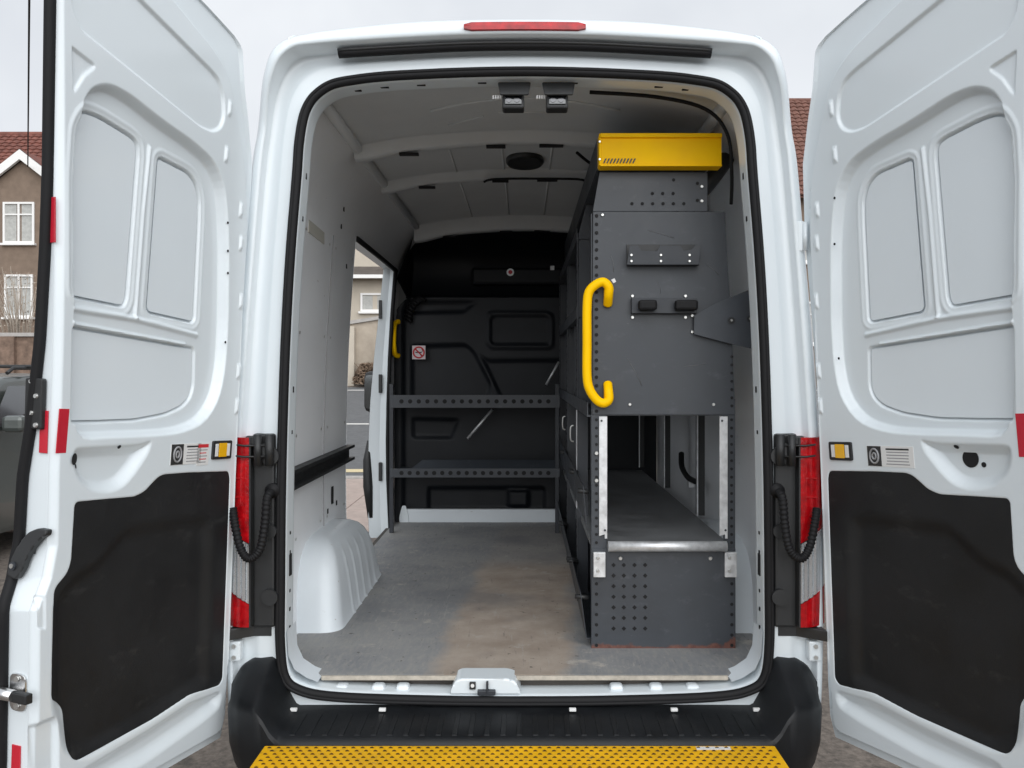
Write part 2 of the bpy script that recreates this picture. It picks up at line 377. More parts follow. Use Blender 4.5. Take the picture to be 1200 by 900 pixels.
# roof ribs
def rib(Y, dep, wid, name='roof_rib'):
    sec = [(Y - wid / 2 - .035, 0), (Y - wid / 2 - .01, -.006), (Y - wid / 2, -dep * .85), (Y - wid / 2 + .008, -dep), (Y + wid / 2 - .008, -dep), (Y + wid / 2, -dep * .85), (Y + wid / 2 + .01, -.006), (Y + wid / 2 + .035, 0)]
    xs = np.linspace(-.70, .70, 41); rings = []
    for x in xs:
        z = float(np.interp(x, CEc[:, 0], CEc[:, 1])); e = 1 + .15 * sstep(np.array((abs(x) - .45) / .22)).item()
        rings.append(np.array([(x, y, z + dz * e - .001) for y, dz in sec]))
    o = loft(name, rings, ROOFMAT, VAN, closed=False)
    bm = bmesh.new()
    for x in (-.62, -.5, -.38, -.22, -.08, -.05, .0, .05, .09, .26, .4, .52):
        z = float(np.interp(x, CEc[:, 0], CEc[:, 1])); e = 1 + .15 * sstep(np.array((abs(x) - .45) / .22)).item()
        disc(bm, (x, Y - wid / 2 + .001, z - dep * .5 * e), (0, -1, 0), random.choice((.004, .006, .008)), .003)
    from_bm('rib_hole', bm, HOLE, o, kind='stuff')
    bm = bmesh.new()
    for a, b in ((-.16, -.08), (.06, .16), (-.52, -.44), (.40, .48)):
        bm_box(bm, (a, Y - .012, float(np.interp(a, CEc[:, 0], CEc[:, 1])) - dep - .012), (b, Y + .012, float(np.interp(a, CEc[:, 0], CEc[:, 1])) - dep - .002))
    from_bm('rib_slot', bm, HOLE, o, kind='stuff')
    return o
rib(.80, .042, .07); rib(1.45, .040, .065); rib(2.70, .085, .10)
# header between last rib and cab
for sx in (-1, 1):
    tube('cant_rail', [(sx * .685, Y, 2.612) for Y in (.13, .8, 1.45, 2.7)], .022, ROOFMAT, VAN, 6)
tube('roof_cable', catmull([(-.2, 1.41, 2.62), (-.14, 1.40, 2.632), (.1, 1.40, 2.634), (.28, 1.40, 2.628), (.3, 1.42, 2.60)], 6), .006, RUBBER, VAN, 6)
tube('roof_cable', catmull([(.22, .86, 2.622), (.30, .98, 2.60), (.40, 1.05, 2.61)], 6), .007, RUBBER, VAN, 6)
tube('roof_cable', catmull([(.22, .15, 2.645), (.45, .17, 2.635), (.62, .19, 2.60), (.70, .21, 2.52), (.725, .25, 2.40), (.74, .32, 2.30)], 6), .007, RUBBER, VAN, 6)
# roof speaker dome
bm = bmesh.new()
for i, (r, z) in enumerate(((1, 2.684), (1, 2.672), (.92, 2.664), (.8, 2.668), (.3, 2.672))):
    rg = [bm.verts.new((.0 + .088 * r * math.cos(a) * (1 + .15 * math.sin(a) ** 2), 1.23 + .135 * r * math.sin(a), z)) for a in np.linspace(0, 2 * math.pi, 32, endpoint=False)]
    if i:
        for k in range(32): bm.faces.new((prev[k], prev[(k + 1) % 32], rg[(k + 1) % 32], rg[k]))
    prev = rg
bm.faces.new(prev); from_bm('roof_speaker', bm, BPLAST, VAN, True)

# ---- seals
tube('door_seal', [(p[0], -.002, p[1]) for p in inset(SEAL, .012)], .0145, RUBBER, VAN, 8, True)
tube('door_seal', [(p[0], -.012, p[1]) for p in inset(SEAL, .004)], .007, RUBBER, VAN, 6, True)
# header weather strip under the roof edge
idx = [i for i in range(len(REC)) if REC[i, 1] > 2.70 and abs(REC[i, 0]) < .60]
hp = sorted([(REC[i, 0], REC[i, 1]) for i in idx])
tube('header_strip', [(x, -.030, z - .018) for x, z in hp], .017, RUBBER, VAN, 8, False, .85)
tube('header_strip_lip', [(x, -.046, z - .012) for x, z in hp], .006, BPLAST, VAN, 6)
# high level brake lamp
bt = [(x, 2.764 + .012 * math.cos(x * 3)) for x in np.linspace(-.19, .19, 17)]
V, Fc = [], []
for x, z in bt:
    e = 1 if abs(x) < .17 else .55
    V += [(x, -.045, z + .017 * e), (x, -.082, z + .013 * e), (x, -.086, z), (x, -.086, z - .012 * e), (x, -.05, z - .018 * e)]
for i in range(len(bt) - 1):
    for k in range(4): Fc.append((i * 5 + k, i * 5 + k + 1, i * 5 + k + 6, i * 5 + k + 5))
Fc += [(0, 1, 2, 3, 4), tuple(range(len(V) - 5, len(V)))]
mesh('brake_lamp', V, Fc, REDL, VAN)
# roof end-cap joint lines
for sx in (-1, 1):
    tube('roof_joint', [(sx * .745, -.066, 2.715), (sx * .738, -.068, 2.742), (sx * .732, -.03, 2.764), (sx * .73, .05, 2.772)], .004, PAINT, VAN, 6)

# frame holes and clips on the reveal
bm = bmesh.new()
for sx in (-1, 1):
    for z, h in ((.86, .006), (.92, .006), (.98, .005), (1.10, .012), (1.17, .005), (1.5, .006), (1.64, .01), (2.2, .008), (2.34, .01)):
        x = sx * (float(np.interp(z, [.823, 1, 1.25, 1.5, 1.8, 2.07, 2.33, 2.43], [.795, .795, .793, .788, .778, .763, .742, .735])) - .0235)
        bm_box(bm, (x - .0025, .055, z - h), (x + .0015, .066, z + h))
    for z0 in (1.03,):
        bm_box(bm, (sx * .768, .05, z0), (sx * .7725, .075, z0 + .07), 0)
for x in (-.55, -.46, -.34, -.14, .16, .44, .53):
    z = float(np.interp(abs(x), [0, .18, .33, .45, .54, .62], [2.672, 2.669, 2.663, 2.656, 2.646, 2.63])) - .0235
    bm_box(bm, (x - .014, .055, z - .0015), (x + .014, .067, z + .0015))
from_bm('frame_hole', bm, HOLE, fr, kind='stuff')
# sill humps and the lock striker box
for x in (-.60, -.48, -.40, .30, .43, .55):
    box('sill_hump', (x - .022, .040, .650), (x + .022, .085, .675), PAINT_IN, fr, .012)
sb = bmesh.new()
prof = [(-.125, .655), (-.118, .675), (-.108, .700), (-.09, .708), (.06, .708), (.088, .700), (.098, .68), (.108, .655)]
prof = round_poly(prof, .012)
stb = plate('striker_box', [(p[0] - .118 + .0, p[1]) for p in prof], ((0, .012, 0), (1, 0, 0), (0, 0, 1), (0, -1, 0)), .10, PAINT, VAN, .006)
box('striker_plate', (-.178, .002, .676), (-.158, .011, .700), BPLAST, stb, .002)
box('striker', (-.152, -.006, .660), (-.094, .011, .676), DGREY, stb, .003)
box('striker_pin', (-.124, -.010, .668), (-.117, .010, .703), DGREY, stb, .002)
bm = bmesh.new(); disc(bm, (-.168, .0015, .690), (0, -1, 0), .006, .003, 10); from_bm('striker_bolt', bm, STICK, stb)

# ---- load floor
FLM = bpy.data.materials.new('worn_floor_board'); FLM.use_nodes = True
t = FLM.node_tree; b = t.nodes['Principled BSDF']; b.inputs['Roughness'].default_value = .55
c = t.nodes.new('ShaderNodeTexCoord')
def nzn(scale, det=8, rough=.65, sc=(1, 1, 1)):
    mp = t.nodes.new('ShaderNodeMapping'); mp.inputs['Scale'].default_value = sc
    n = t.nodes.new('ShaderNodeTexNoise'); n.inputs['Scale'].default_value = scale; n.inputs['Detail'].default_value = det; n.inputs['Roughness'].default_value = rough
    t.links.new(c.outputs['Object'], mp.inputs['Vector']); t.links.new(mp.outputs['Vector'], n.inputs['Vector']); return n.outputs['Fac']
def ramp(src, p0, p1, c0=(0, 0, 0), c1=(1, 1, 1)):
    r = t.nodes.new('ShaderNodeValToRGB'); e = r.color_ramp.elements; e[0].position = p0; e[1].position = p1
    e[0].color = (*c0, 1); e[1].color = (*c1, 1); t.links.new(src, r.inputs['Fac']); return r.outputs['Color']
def mixc(fac, a, b_):
    m_ = t.nodes.new('ShaderNodeMix'); m_.data_type = 'RGBA'
    t.links.new(fac, m_.inputs['Factor'])
    for s, q in (('A', a), ('B', b_)):
        if isinstance(q, tuple): m_.inputs[s].default_value = (*q, 1)
        else: t.links.new(q, m_.inputs[s])
    return m_.outputs['Result']
def mth(op, a, b_):
    m_ = t.nodes.new('ShaderNodeMath'); m_.operation = op
    for i, q in enumerate((a, b_)):
        if isinstance(q, (int, float)): m_.inputs[i].default_value = q
        else: t.links.new(q, m_.inputs[i])
    return m_.outputs[0]
sep = t.nodes.new('ShaderNodeSeparateXYZ'); t.links.new(c.outputs['Object'], sep.inputs[0])
wob = mth('MULTIPLY', mth('SUBTRACT', nzn(3.6), .5), .20)
fx = mth('ABSOLUTE', mth('SUBTRACT', mth('ADD', sep.outputs[0], wob), mth('ADD', mth('MULTIPLY', sep.outputs[1], .065), -.09)), 0)          # worn walking strip down the middle
strip_m = ramp(fx, .20, .26, (1, 1, 1), (0, 0, 0))
fy = ramp(mth('ADD', sep.outputs[1], mth('MULTIPLY', wob, 2.2)), .9, 1.9, (1, 1, 1), (0, 0, 0))
fy.node.color_ramp.elements[0].position = 0.0
mr = t.nodes.new('ShaderNodeMapRange'); mr.inputs['From Min'].default_value = 1.55; mr.inputs['From Max'].default_value = 1.85
mr.inputs['To Min'].default_value = 1; mr.inputs['To Max'].default_value = .22
t.links.new(mth('ADD', sep.outputs[1], mth('MULTIPLY', wob, 2.2)), mr.inputs['Value'])
worn = mth('MULTIPLY', strip_m, mr.outputs['Result'])
base = ramp(nzn(2.1), .35, .65, (.20, .208, .22), (.30, .298, .29))
fine = nzn(60, 4, .7, (1, .25, 1))
base = mixc(ramp(fine, .45, .8), base, (.33, .315, .29))
brown = ramp(nzn(7), .3, .7, (.29, .235, .19), (.42, .36, .305))
colr = mixc(worn, base, brown)
colr = mixc(ramp(nzn(9, 8, .7), .60, .68), colr, (.42, .39, .35))
colr = mixc(mth('MULTIPLY', ramp(nzn(14, 9, .75, (1, .5, 1)), .66, .70), .6), colr, (.45, .42, .38))
colr = mixc(mth('MULTIPLY', ramp(nzn(1.6, 4, .6), .52, .66), .45), colr, (.125, .133, .148))
colr = mixc(mth('MULTIPLY', ramp(nzn(5, 7, .75, (9, .7, 1)), .60, .66), .55), colr, (.40, .38, .35))
colr = mixc(mth('MULTIPLY', ramp(nzn(5, 7, .75, (14, 1.1, 1)), .62, .66), .6), colr, (.09, .09, .095))
colr = mixc(mth('MULTIPLY', ramp(nzn(38, 3, .5), .70, .73), .8), colr, (.06, .055, .05))
t.links.new(colr, b.inputs['Base Color'])
bp = t.nodes.new('ShaderNodeBump'); bp.inputs['Strength'].default_value = .25; bp.inputs['Distance'].default_value = .003
t.links.new(nzn(130, 5), bp.inputs['Height']); t.links.new(bp.outputs['Normal'], b.inputs['Normal'])
PLYE = mat('ply_edge', (.42, .38, .32), .7, var=.2, vscale=40)
FZ = .70
# boards follow the inside of the frame: rear board with a notch for the striker box
rear = [(-.672, .072), (-.215, .072), (-.215, .125), (-.035, .125), (-.035, .072), (.672, .072), (.73, .15), (.865, .17), (.865, .668), (-.865, .668), (-.865, .17), (-.73, .15)]
fl = plate('floor_board', rear, ((0, 0, FZ), (1, 0, 0), (0, 1, 0), (0, 0, 1)), .014, FLM, VAN, 0)
plate('floor_board', [(-.865, .6686), (.865, .6686), (.865, 1.5), (.865, 2.91), (-.865, 2.91), (-.865, 1.5)], ((0, 0, FZ), (1, 0, 0), (0, 1, 0), (0, 0, 1)), .014, FLM, VAN, 0)
box('floor_edge_strip', (-.668, .060, .685), (-.222, .071, .699), PLYE, fl, .002)
box('floor_edge_strip', (-.028, .060, .685), (.668, .071, .699), PLYE, fl, .002)
box('load_floor', (-.90, .10, .62), (.90, 3.0, .684), mat('floor_underlay', (.07, .062, .055), .8, var=.2), VAN, 0)
for sx in (-1, 1):                                          # curved lower corners of the rear opening
    pc = [(sx * .775, .69), (sx * .75, .695), (sx * .70, .69), (sx * .65, .675), (sx * .78, .66)]
    loft('sill_corner', [np.array([(sx * .770, Y, .86), (sx * (.765), Y, .78), (sx * .745, Y, .735), (sx * .705, Y, .708), (sx * .67, Y, .695)]) * 1.0 for Y in (.02, .10, .13)], PAINT_IN, VAN, closed=False)
bx_front = box('bulkhead_step', (-.80, 2.915, .685), (.85, 2.96, .785), PAINT_IN, VAN, .006)
plate('step_bracket', round_poly([(-.03, 0), (.03, 0), (.03, .04), (.012, .11), (-.012, .11), (-.03, .04)], .008), ((-.80, 2.905, .70), (1, 0, 0), (0, 0, 1), (0, -1, 0)), .006, PAINT, bx_front, .001)

# ---- wheel arches
def wheel_arch(sx):
    rings = []; n = 96
    for z, xi, y0, y1, r in ((.698, -.703, .515, 1.53, .11), (.715, -.712, .525, 1.52, .11), (.76, -.718, .538, 1.50, .115), (.82, -.726, .555, 1.47, .12), (.88, -.735, .578, 1.43, .125), (.925, -.746, .605, 1.395, .125), (.962, -.760, .64, 1.355, .12), (.990, -.780, .685, 1.31, .105), (1.008, -.805, .735, 1.26, .08), (1.016, -.84, .80, 1.19, .05), (1.018, -.89, .86, 1.12, .002)):
        P = round_poly([(-.893, y0), (xi, y0), (xi, y1), (-.893, y1)], [.002, r, r, .002], 18)
        P = np.array(P); d = np.r_[0, np.cumsum(np.linalg.norm(np.diff(P, axis=0), axis=1))]
        s = np.linspace(0, d[-1], n); L = np.stack([np.interp(s, d, P[:, 0]), np.interp(s, d, P[:, 1])], 1)
        if z < .96:                                          # pressed ribs on the inner face
            for k in range(5):
                yc = .80 + k * .13
                L[:, 0] += np.where(L[:, 0] > xi - .03, .0055 * np.exp(-((L[:, 1] - yc) / .012) ** 2), 0)
        rings.append(np.array([(sx * -p[0], p[1], z) for p in L]))
    o = loft('wheel_arch', rings, PAINT_IN, VAN, closed=False)
    return o
wheel_arch(-1); wheel_arch(1)
# ---- left wall fittings
rx = -.872
bm = bmesh.new()
for lo, hi in (((rx - .012, .16, 1.262), (rx, 1.50, 1.336)), ((rx, .16, 1.322), (rx + .028, 1.50, 1.336)), ((rx, .16, 1.262), (rx + .028, 1.50, 1.276))): bm_box(bm, lo, hi, .002)
from_bm('lashing_rail', bm, BPLAST, VAN)
for Y, z in ((1.15, 2.36), (1.28, 1.08), (1.1, 1.07), (1.1, 2.43), (1.33, 2.2)):
    x = -float(np.interp(z, [p[1] for p in INH], [p[0] for p in INH])) + .001
    box('wall_plug', (x - .001, Y - .009, z - .011), (x + .002, Y + .009, z + .011), HOLE, VAN, .001)
box('wall_plug', (-.887, 1.17, 1.09), (-.882, 1.20, 1.17), HOLE, VAN, .002)
x = -.845
plate('wall_strip', [(.60, 2.245), (.86, 2.235), (.86, 2.285), (.60, 2.295)], ((x, 0, 0), (0, 1, 0), (.0, 0, 1), (1, 0, 0)), .004, mat('aged_tape', (.52, .51, .46), .6), VAN, .001)
for Y in (1.02,):
    zz = np.linspace(.75, 2.3, 14); tube('lining_joint', [(-float(np.interp(z, [p[1] for p in INH], [p[0] for p in INH])) + .001, Y, z) for z in zz], .0028, INKG, VAN, 5)
for Y in (.56, .96, 1.08, 1.44):
    for z in (1.05, 1.45, 1.85, 2.25):
        x = -float(np.interp(z, [p[1] for p in INH], [p[0] for p in INH])) + .002
        bm = bmesh.new(); disc(bm, (x, Y, z), (1, 0, -.06), .006, .002, 10); from_bm('lining_screw', bm, BOLT, VAN)
# side door opening: jambs, header, seal, step well
def hole_jamb(Y0):
    zz = [.62, .8, 1.0, 1.25, 1.5, 1.8, 2.07, 2.36]
    R = body_ring(Y0); m_ = R[:, 0] < 0; o_ = R[m_]; oo = o_[np.argsort(o_[:, 2])]
    inn = np.array([(-float(np.interp(z, [p[1] for p in INH], [p[0] for p in INH])), Y0, z) for z in zz])
    outp = np.array([(float(np.interp(z, oo[:, 2][oo[:, 0] < -.7], oo[:, 0][oo[:, 0] < -.7])), Y0, z) for z in zz])
    return inn, outp
for Y0 in (1.499, 2.781):
    i_, o_ = hole_jamb(Y0); mid = lerp(i_, o_, .45) + np.array([0, .02 if Y0 > 2 else -.02, 0])
    loft('side_door_jamb', [i_, mid, o_], PAINT, VAN, closed=False, smooth=False)
    if Y0 > 2:
        tube('side_door_seal', [p + np.array([.004, -.012, 0]) for p in i_] , .013, RUBBER, VAN, 8)
        for zc in (1.05, 1.62, 2.1): box('lock_plate', (-.945, 2.772, zc - .06), (-.925, 2.80, zc + .06), BPLAST, VAN, .004)
        tube('jamb_rub_strip', [(-1.012, 2.80, 1.25), (-1.02, 2.80, 1.12), (-1.015, 2.80, .95), (-1.0, 2.80, .75)], [.012, .03, .035, .02], BPLAST, VAN, 8)
i0, o0 = hole_jamb(1.499); i1, o1 = hole_jamb(2.781)
mesh('side_door_header', [i0[-1], i1[-1], o1[-1], o0[-1]], [(0, 1, 2, 3)], PAINT, VAN)
tube('side_door_seal', [(-.834, 1.50, 2.358), (-.834, 2.1, 2.356), (-.834, 2.78, 2.350)], .014, RUBBER, VAN, 8)
box('side_step', (-1.0, 1.5, .40), (-.885, 2.78, .44), BPLAST, VAN, .005)
# cab door mirror and front black trim
mr_ = bmesh.new(); bm_box(mr_, (-1.25, 3.86, 1.38), (-1.08, 3.96, 1.70), .045)
mo = from_bm('door_mirror', mr_, BPLAST, VAN, True)
plate('mirror_glass', round_poly([(-.07, -.13), (.07, -.13), (.07, .13), (-.07, .13)], .03), ((-1.165, 3.857, 1.54), (1, 0, 0), (0, 0, 1), (0, -1, 0)), .004, mat('mirror_silver', (.13, .14, .145), .06, metal=1), mo)
box('mirror_arm', (-1.08, 3.88, 1.42), (-.96, 3.94, 1.50), BPLAST, VAN, .015)
plate('windscreen', [(-.78, 0), (.78, 0), (.70, .98), (-.70, .98)], ((0, 4.50, 1.67), (1, 0, 0), (0, -.62, .784), (0, .784, .62)), .01, GLASSD, VAN)

# ---- bulkhead: one moulded black sheet
BY = 3.0
def bp_(x, y): p = px(x, y, BY); return (p[0], p[2])
bl_poly = round_poly([(-.875, .69), (.885, .69), (.885, 2.10), (.80, 2.195), (-.79, 2.195), (-.875, 2.10)], [.02, .02, .08, .05, .05, .08], 8)
win = round_poly([bp_(570, 365), bp_(649, 365), bp_(649, 409), bp_(570, 409)], .05, 6)
lpan = round_poly([bp_(481, 404), bp_(546, 402), bp_(556, 410), bp_(577, 451), bp_(572, 470), bp_(481, 470)], .03)
upan = round_poly([bp_(481, 352), bp_(562, 352), bp_(545, 367), bp_(481, 369)], .02)
rpan = round_poly([bp_(560, 412), bp_(572, 421), bp_(700, 420), bp_(700, 475), bp_(590, 475), bp_(578, 450)], .02)
low1 = round_poly([bp_(482, 489), bp_(540, 490), bp_(530, 515), bp_(482, 515)], .02)
low2 = round_poly([bp_(500, 570), bp_(640, 570), bp_(640, 600), bp_(500, 600)], .03)
box3 = round_poly([bp_(594, 573), bp_(621, 573), bp_(621, 596), bp_(594, 596)], .02)
def bh(U, Z):
    H = np.zeros(U.shape)
    press(H, win, U, Z, -.012, .01); press(H, round_poly([bp_(574, 369), bp_(645, 369), bp_(645, 405), bp_(574, 405)], .045, 6), U, Z, .02, .012)
    for q, d in ((lpan, .025), (upan, .022), (rpan, .018), (low1, .02), (low2, .03), (box3, -.03)): press(H, q, U, Z, d, .022)
    press(H, [(-.90, .6), (-.80, .6), (-.80, 2.1), (-.72, 2.3), (-.9, 2.3)], U, Z, -.03, .03)
    return H
V2, Fc, H = cdt_sheet(bl_poly, .014, bh)
bulk = mesh('bulkhead', np.stack([V2[:, 0], BY - H, V2[:, 1]], 1), Fc, BULK, VAN, True)
# upper part over the cab: shelf, sloping headliner, console
loft('bulkhead_top', [np.array([(x, y, z) for x in np.linspace(-.80, .80, 9)]) for y, z in ((3.0, 2.19), (3.02, 2.205), (3.24, 2.215), (3.27, 2.24), (3.30, 2.44), (3.26, 2.52), (3.1, 2.60), (2.80, 2.66))], BULK, bulk, closed=False)
for sx in (-1, 1): mesh('bulkhead_cheek', [(sx * .83, 2.80, 2.3), (sx * .80, 3.3, 2.15), (sx * .78, 3.3, 2.6), (sx * .70, 2.8, 2.64)], [(0, 1, 2, 3)], BULK, bulk)
box('overhead_console', (-.37, 3.17, 2.30), (.60, 3.30, 2.42), BULK, bulk, .02)
bm = bmesh.new(); disc(bm, (-.10, 3.168, 2.385), (0, -1, 0), .026, .006, 16); oc = from_bm('console_badge', bm, GALV, bulk)
bm = bmesh.new(); disc(bm, (-.10, 3.160, 2.385), (0, -1, 0), .014, .006, 16); from_bm('badge_center', bm, INKR, bulk)
box('console_switch', (.175, 3.163, 2.40), (.205, 3.17, 2.43), GALV, bulk, .003)
bm = bmesh.new()
for k in range(9):
    a = k / 8 * 1.5; bm_tube(bm, [(-.80 + .10 * (1 - math.cos(a)) + .0, 2.965, 2.08 + .14 * math.sin(a) - .02), (-.80 + .10 * (1 - math.cos(a)) + .045, 2.955, 2.08 + .14 * math.sin(a) - .05)], .013, 6)
from_bm('corrugated_boot', bm, RUBBER, bulk, kind='stuff')
# no smoking sign on the bulkhead
def at_b(x, y, Y=2.955): return px(x, y, Y)
p0, p1 = at_b(483, 405), at_b(498.5, 421); c0 = (p0 + p1) / 2
sg = box('no_smoking_sign', (p0[0], 2.955, p1[2]), (p1[0], 2.958, p0[2]), mat('pale_pink_sticker', (.66, .58, .60), .4), bulk, 0)
r_ = (p1[0] - p0[0]) * .40
bm = bmesh.new()
ring = [(c0[0] + r_ * math.cos(a), 2.953, c0[2] + r_ * math.sin(a)) for a in np.linspace(0, 2 * math.pi, 28, endpoint=False)]
bm_tube(bm, ring, .0055, 6, True, 0, .3, (0, 1, 0)); bm_tube(bm, [(c0[0] - r_ * .7, 2.952, c0[2] + r_ * .7), (c0[0] + r_ * .7, 2.952, c0[2] - r_ * .7)], .005, 6, False, 0, .3, (0, 1, 0))
from_bm('prohibition_ring', bm, INKR, sg)
bm = bmesh.new(); bm_box(bm, (c0[0] - .022, 2.9535, c0[2] - .004), (c0[0] + .018, 2.9545, c0[2] + .004)); bm_tube(bm, [(c0[0] + .02, 2.954, c0[2] + .002), (c0[0] + .026, 2.954, c0[2] + .012), (c0[0] + .02, 2.954, c0[2] + .022)], .002, 5)
from_bm('cigarette_mark', bm, INK, sg)
# yellow grab handle by the side door
gh = [px(467, 377, 2.86), px(463, 379, 2.83), px(461.5, 390, 2.80), px(461.5, 406, 2.80), px(463, 415, 2.83), px(467, 417, 2.86)]
tube('grab_handle', catmull(gh, 6), .017, YEL, VAN, 10)

# ---- perforated cross shelves in front of the bulkhead
SH = empty('perforated_shelf_rack', (-.1, 2.7, .70), 'two dark perforated metal shelves across the black bulkhead', 'shelves')
def cross_shelf(z1, z0, Y, x0, x1, holes, slope):
    bm = bmesh.new(); bm_box(bm, (x0, Y, z0), (x1, Y + .003, z1), 0)
    bm_box(bm, (x0, Y + .003, z0), (x1, Y + .02, z0 + .003), 0)
    bm_box(bm, (x0, Y + .0035, z0 + .012), (x1, 2.95, z0 + .016), 0)
    o = from_bm('shelf', bm, GREY, SH)
    bm = bmesh.new()
    for k in range(holes): disc(bm, (x0 + .07 + (x1 - x0 - .14) * k / (holes - 1), Y - .0005, (z0 + z1) / 2), (0, -1, 0), .0135, .001, 12)
    from_bm('lip_hole', bm, HOLE, o, kind='stuff'); return o
cross_shelf(1.553, 1.475, 2.52, -.83, .215, 18, 0); s2 = cross_shelf(1.10, 1.045, 2.52, -.83, .215, 19, 0)
mesh('shelf_tray', [(-.70, 2.525, 1.10), (.205, 2.525, 1.10), (.205, 2.60, 1.145), (-.64, 2.60, 1.145)], [(0, 1, 2, 3)], GREY, s2)
for x in (-.825, .20):
    box('upright', (x - .012, 2.53, .70), (x + .012, 2.56, 1.62), DGREY, SH, .002)
tube('brace_rod', [px(577, 480, 2.75), px(548, 514, 2.75)], .009, GALV, SH, 6)
tube('brace_rod', [px(655, 424, 2.75), px(640, 451, 2.75)], .008, GALV, SH, 6)

# ------------------------------------------------------------------ rear doors
def rotm(a, th):
    K = np.array([[0, -a[2], a[1]], [a[2], 0, -a[0]], [-a[1], a[0], 0]]); return np.eye(3) + math.sin(th) * K + (1 - math.cos(th)) * K @ K
S_T = .0454; DOORS = {-1: (105.75, .905), 1: (113.1, .9217)}
def door_frame(side):
    th, ox = DOORS[side]; a = np.array([-side * S_T, 0, math.sqrt(1 - S_T * S_T)]); M = rotm(a, side * math.radians(th))
    return np.array([side * ox, 0, 1.2]), M @ np.array([-side, 0, 0]), M @ np.array([0, 0, 1.]), M @ np.array([0, 1., 0])
DF = {s: door_frame(s) for s in (-1, 1)}
def D(side, u, h, v):
    O, ex, ez, n = DF[side]; u, h, v = [np.asarray(q, float)[..., None] for q in (u, h, v)]
    return O + ex * u + ez * (v - 1.2) + n * h
def uv(x, y, side=-1):
    """point of the door panel (u from hinge, v height) seen at x,y of the photograph"""
    O, ex, ez, n = DF[side]; d = np.array([(x - CX) / F, 1, -(y - CY) / F]); t_ = ((O - CAM) @ n) / (d @ n); q = CAM + d * t_ - O
    return (q @ ex, q @ ez + 1.2)
def uvs(P, side=-1): return [uv(x, y, side) for x, y in P]
R1 = round_poly(uvs([(91, 175), (97, 118), (108, 100), (128, 96), (152, 108), (192, 140), (228, 165), (252, 187), (264, 215), (268, 255), (269, 300), (268, 380), (265, 430), (258, 468), (240, 497), (212, 509), (180, 512), (130, 514), (88, 517), (86, 400), (88, 250)]), .05, 3)
R2 = round_poly(uvs([(86, 523), (165, 519), (180, 514), (176, 530), (160, 555), (146, 572), (128, 580), (104, 577), (90, 563), (84, 545)]), .03, 3)
PA = round_poly(uvs([(87, 205), (90, 150), (100, 132), (113, 129), (130, 136), (165, 158), (173, 166), (174, 180), (161, 350), (157, 361), (87, 347)]), .02, 3)
PB = round_poly(uvs([(196, 186), (200, 184), (232, 201), (241, 214), (245, 232), (244.5, 260), (239, 375), (236, 379), (187, 368), (183, 362)]), .02, 3)
PC = round_poly(uvs([(86, 381), (236, 407.5), (238, 411), (237, 455), (233, 468), (224, 478), (205, 487), (170, 494), (125, 496), (84, 497)]), .015, 3)
U1 = round_poly(uvs([(96, 37), (104, 43), (236, 150), (250, 156), (260, 152), (265, 138), (264, 112), (258, 92), (250, 82), (168, 0), (130, -38), (80, -50), (84, 10)]), .02, 3)
TRI = round_poly(uvs([(84, 53), (112, 75), (112, 80), (100, 90), (92, 103), (86, 110)]), .006, 3)
TP = uvs([(268.4, 551.5), (220, 553), (193, 555), (186, 558), (179.5, 564.5), (170, 575), (158.7, 581), (90.7, 587), (87, 592), (83, 658), (78.6, 671.5), (66, 686.5), (63, 694), (61, 771.5), (60.4, 820.7), (71.8, 825), (77.5, 830), (80, 836), (80.5, 881), (85, 890.6), (90.7, 892.5), (181, 843), (223, 815), (241.8, 809), (257, 803.7), (261.4, 796), (270, 560)])
TP = round_poly(TP, .012, 3)
TREC = round_poly(uvs([(60, 705), (88, 668), (113, 656), (132, 632), (150, 613), (236, 600), (250, 606), (252, 640), (247, 802), (223, 819), (181, 847), (100, 895), (74, 890), (58, 830)]), .03, 3)
R3 = round_poly(uvs([(262, 806), (243, 814), (225, 820), (183, 848), (120, 886), (92, 902), (80, 945), (120, 925), (175, 893), (235, 850), (259, 830)]), .03, 3)
def uhinge(v): return np.interp(v, [.50, .54, .60, .706, 1.36, 1.52, 1.79, 2.15, 2.36, 2.485, 2.58, 2.66, 2.69, 2.703, 2.717, 2.73, 2.746, 2.765], [.03, .01, -.005, -.002, .037, .045, .058, .066, .084, .122, .155, .172, .180, .195, .23, .295, .377, .50])
def ufree(v): return np.interp(v, [.5, .73, 1.10, 1.17, 1.245, 1.406, 1.5256, 1.725, 1.923, 2.118, 2.502, 2.77], [.765, .772, .805, .778, .768, .781, .788, .801, .817, .837, .879, .90])
def thick(v): return np.interp(v, [.5, 1.1, 1.2, 1.4, 1.52, 1.72, 1.92, 2.12, 2.5, 2.77], [.095, .09, .10, .09, .072, .052, .042, .033, .024, .022])
PLAT = [(.025, .565), (.026, .9), (.06, 1.4), (.085, 1.9), (.092, 2.15), (.12, 2.32), (.162, 2.42), (.2, 2.51), (.229, 2.567), (.27, 2.603), (.324, 2.632), (.424, 2.662), (.5, 2.687), (.7, 2.715), (.95, 2.73), (.95, .565)]
NV, NU = 780, 320
vv = np.linspace(.535, 2.76, NV); ss = np.linspace(0, 1, NU)
VVg = np.repeat(vv[:, None], NU, 1); u0, u1 = uhinge(vv), ufree(vv)
UUg = u0[:, None] + (u1 - u0)[:, None] * ss[None]
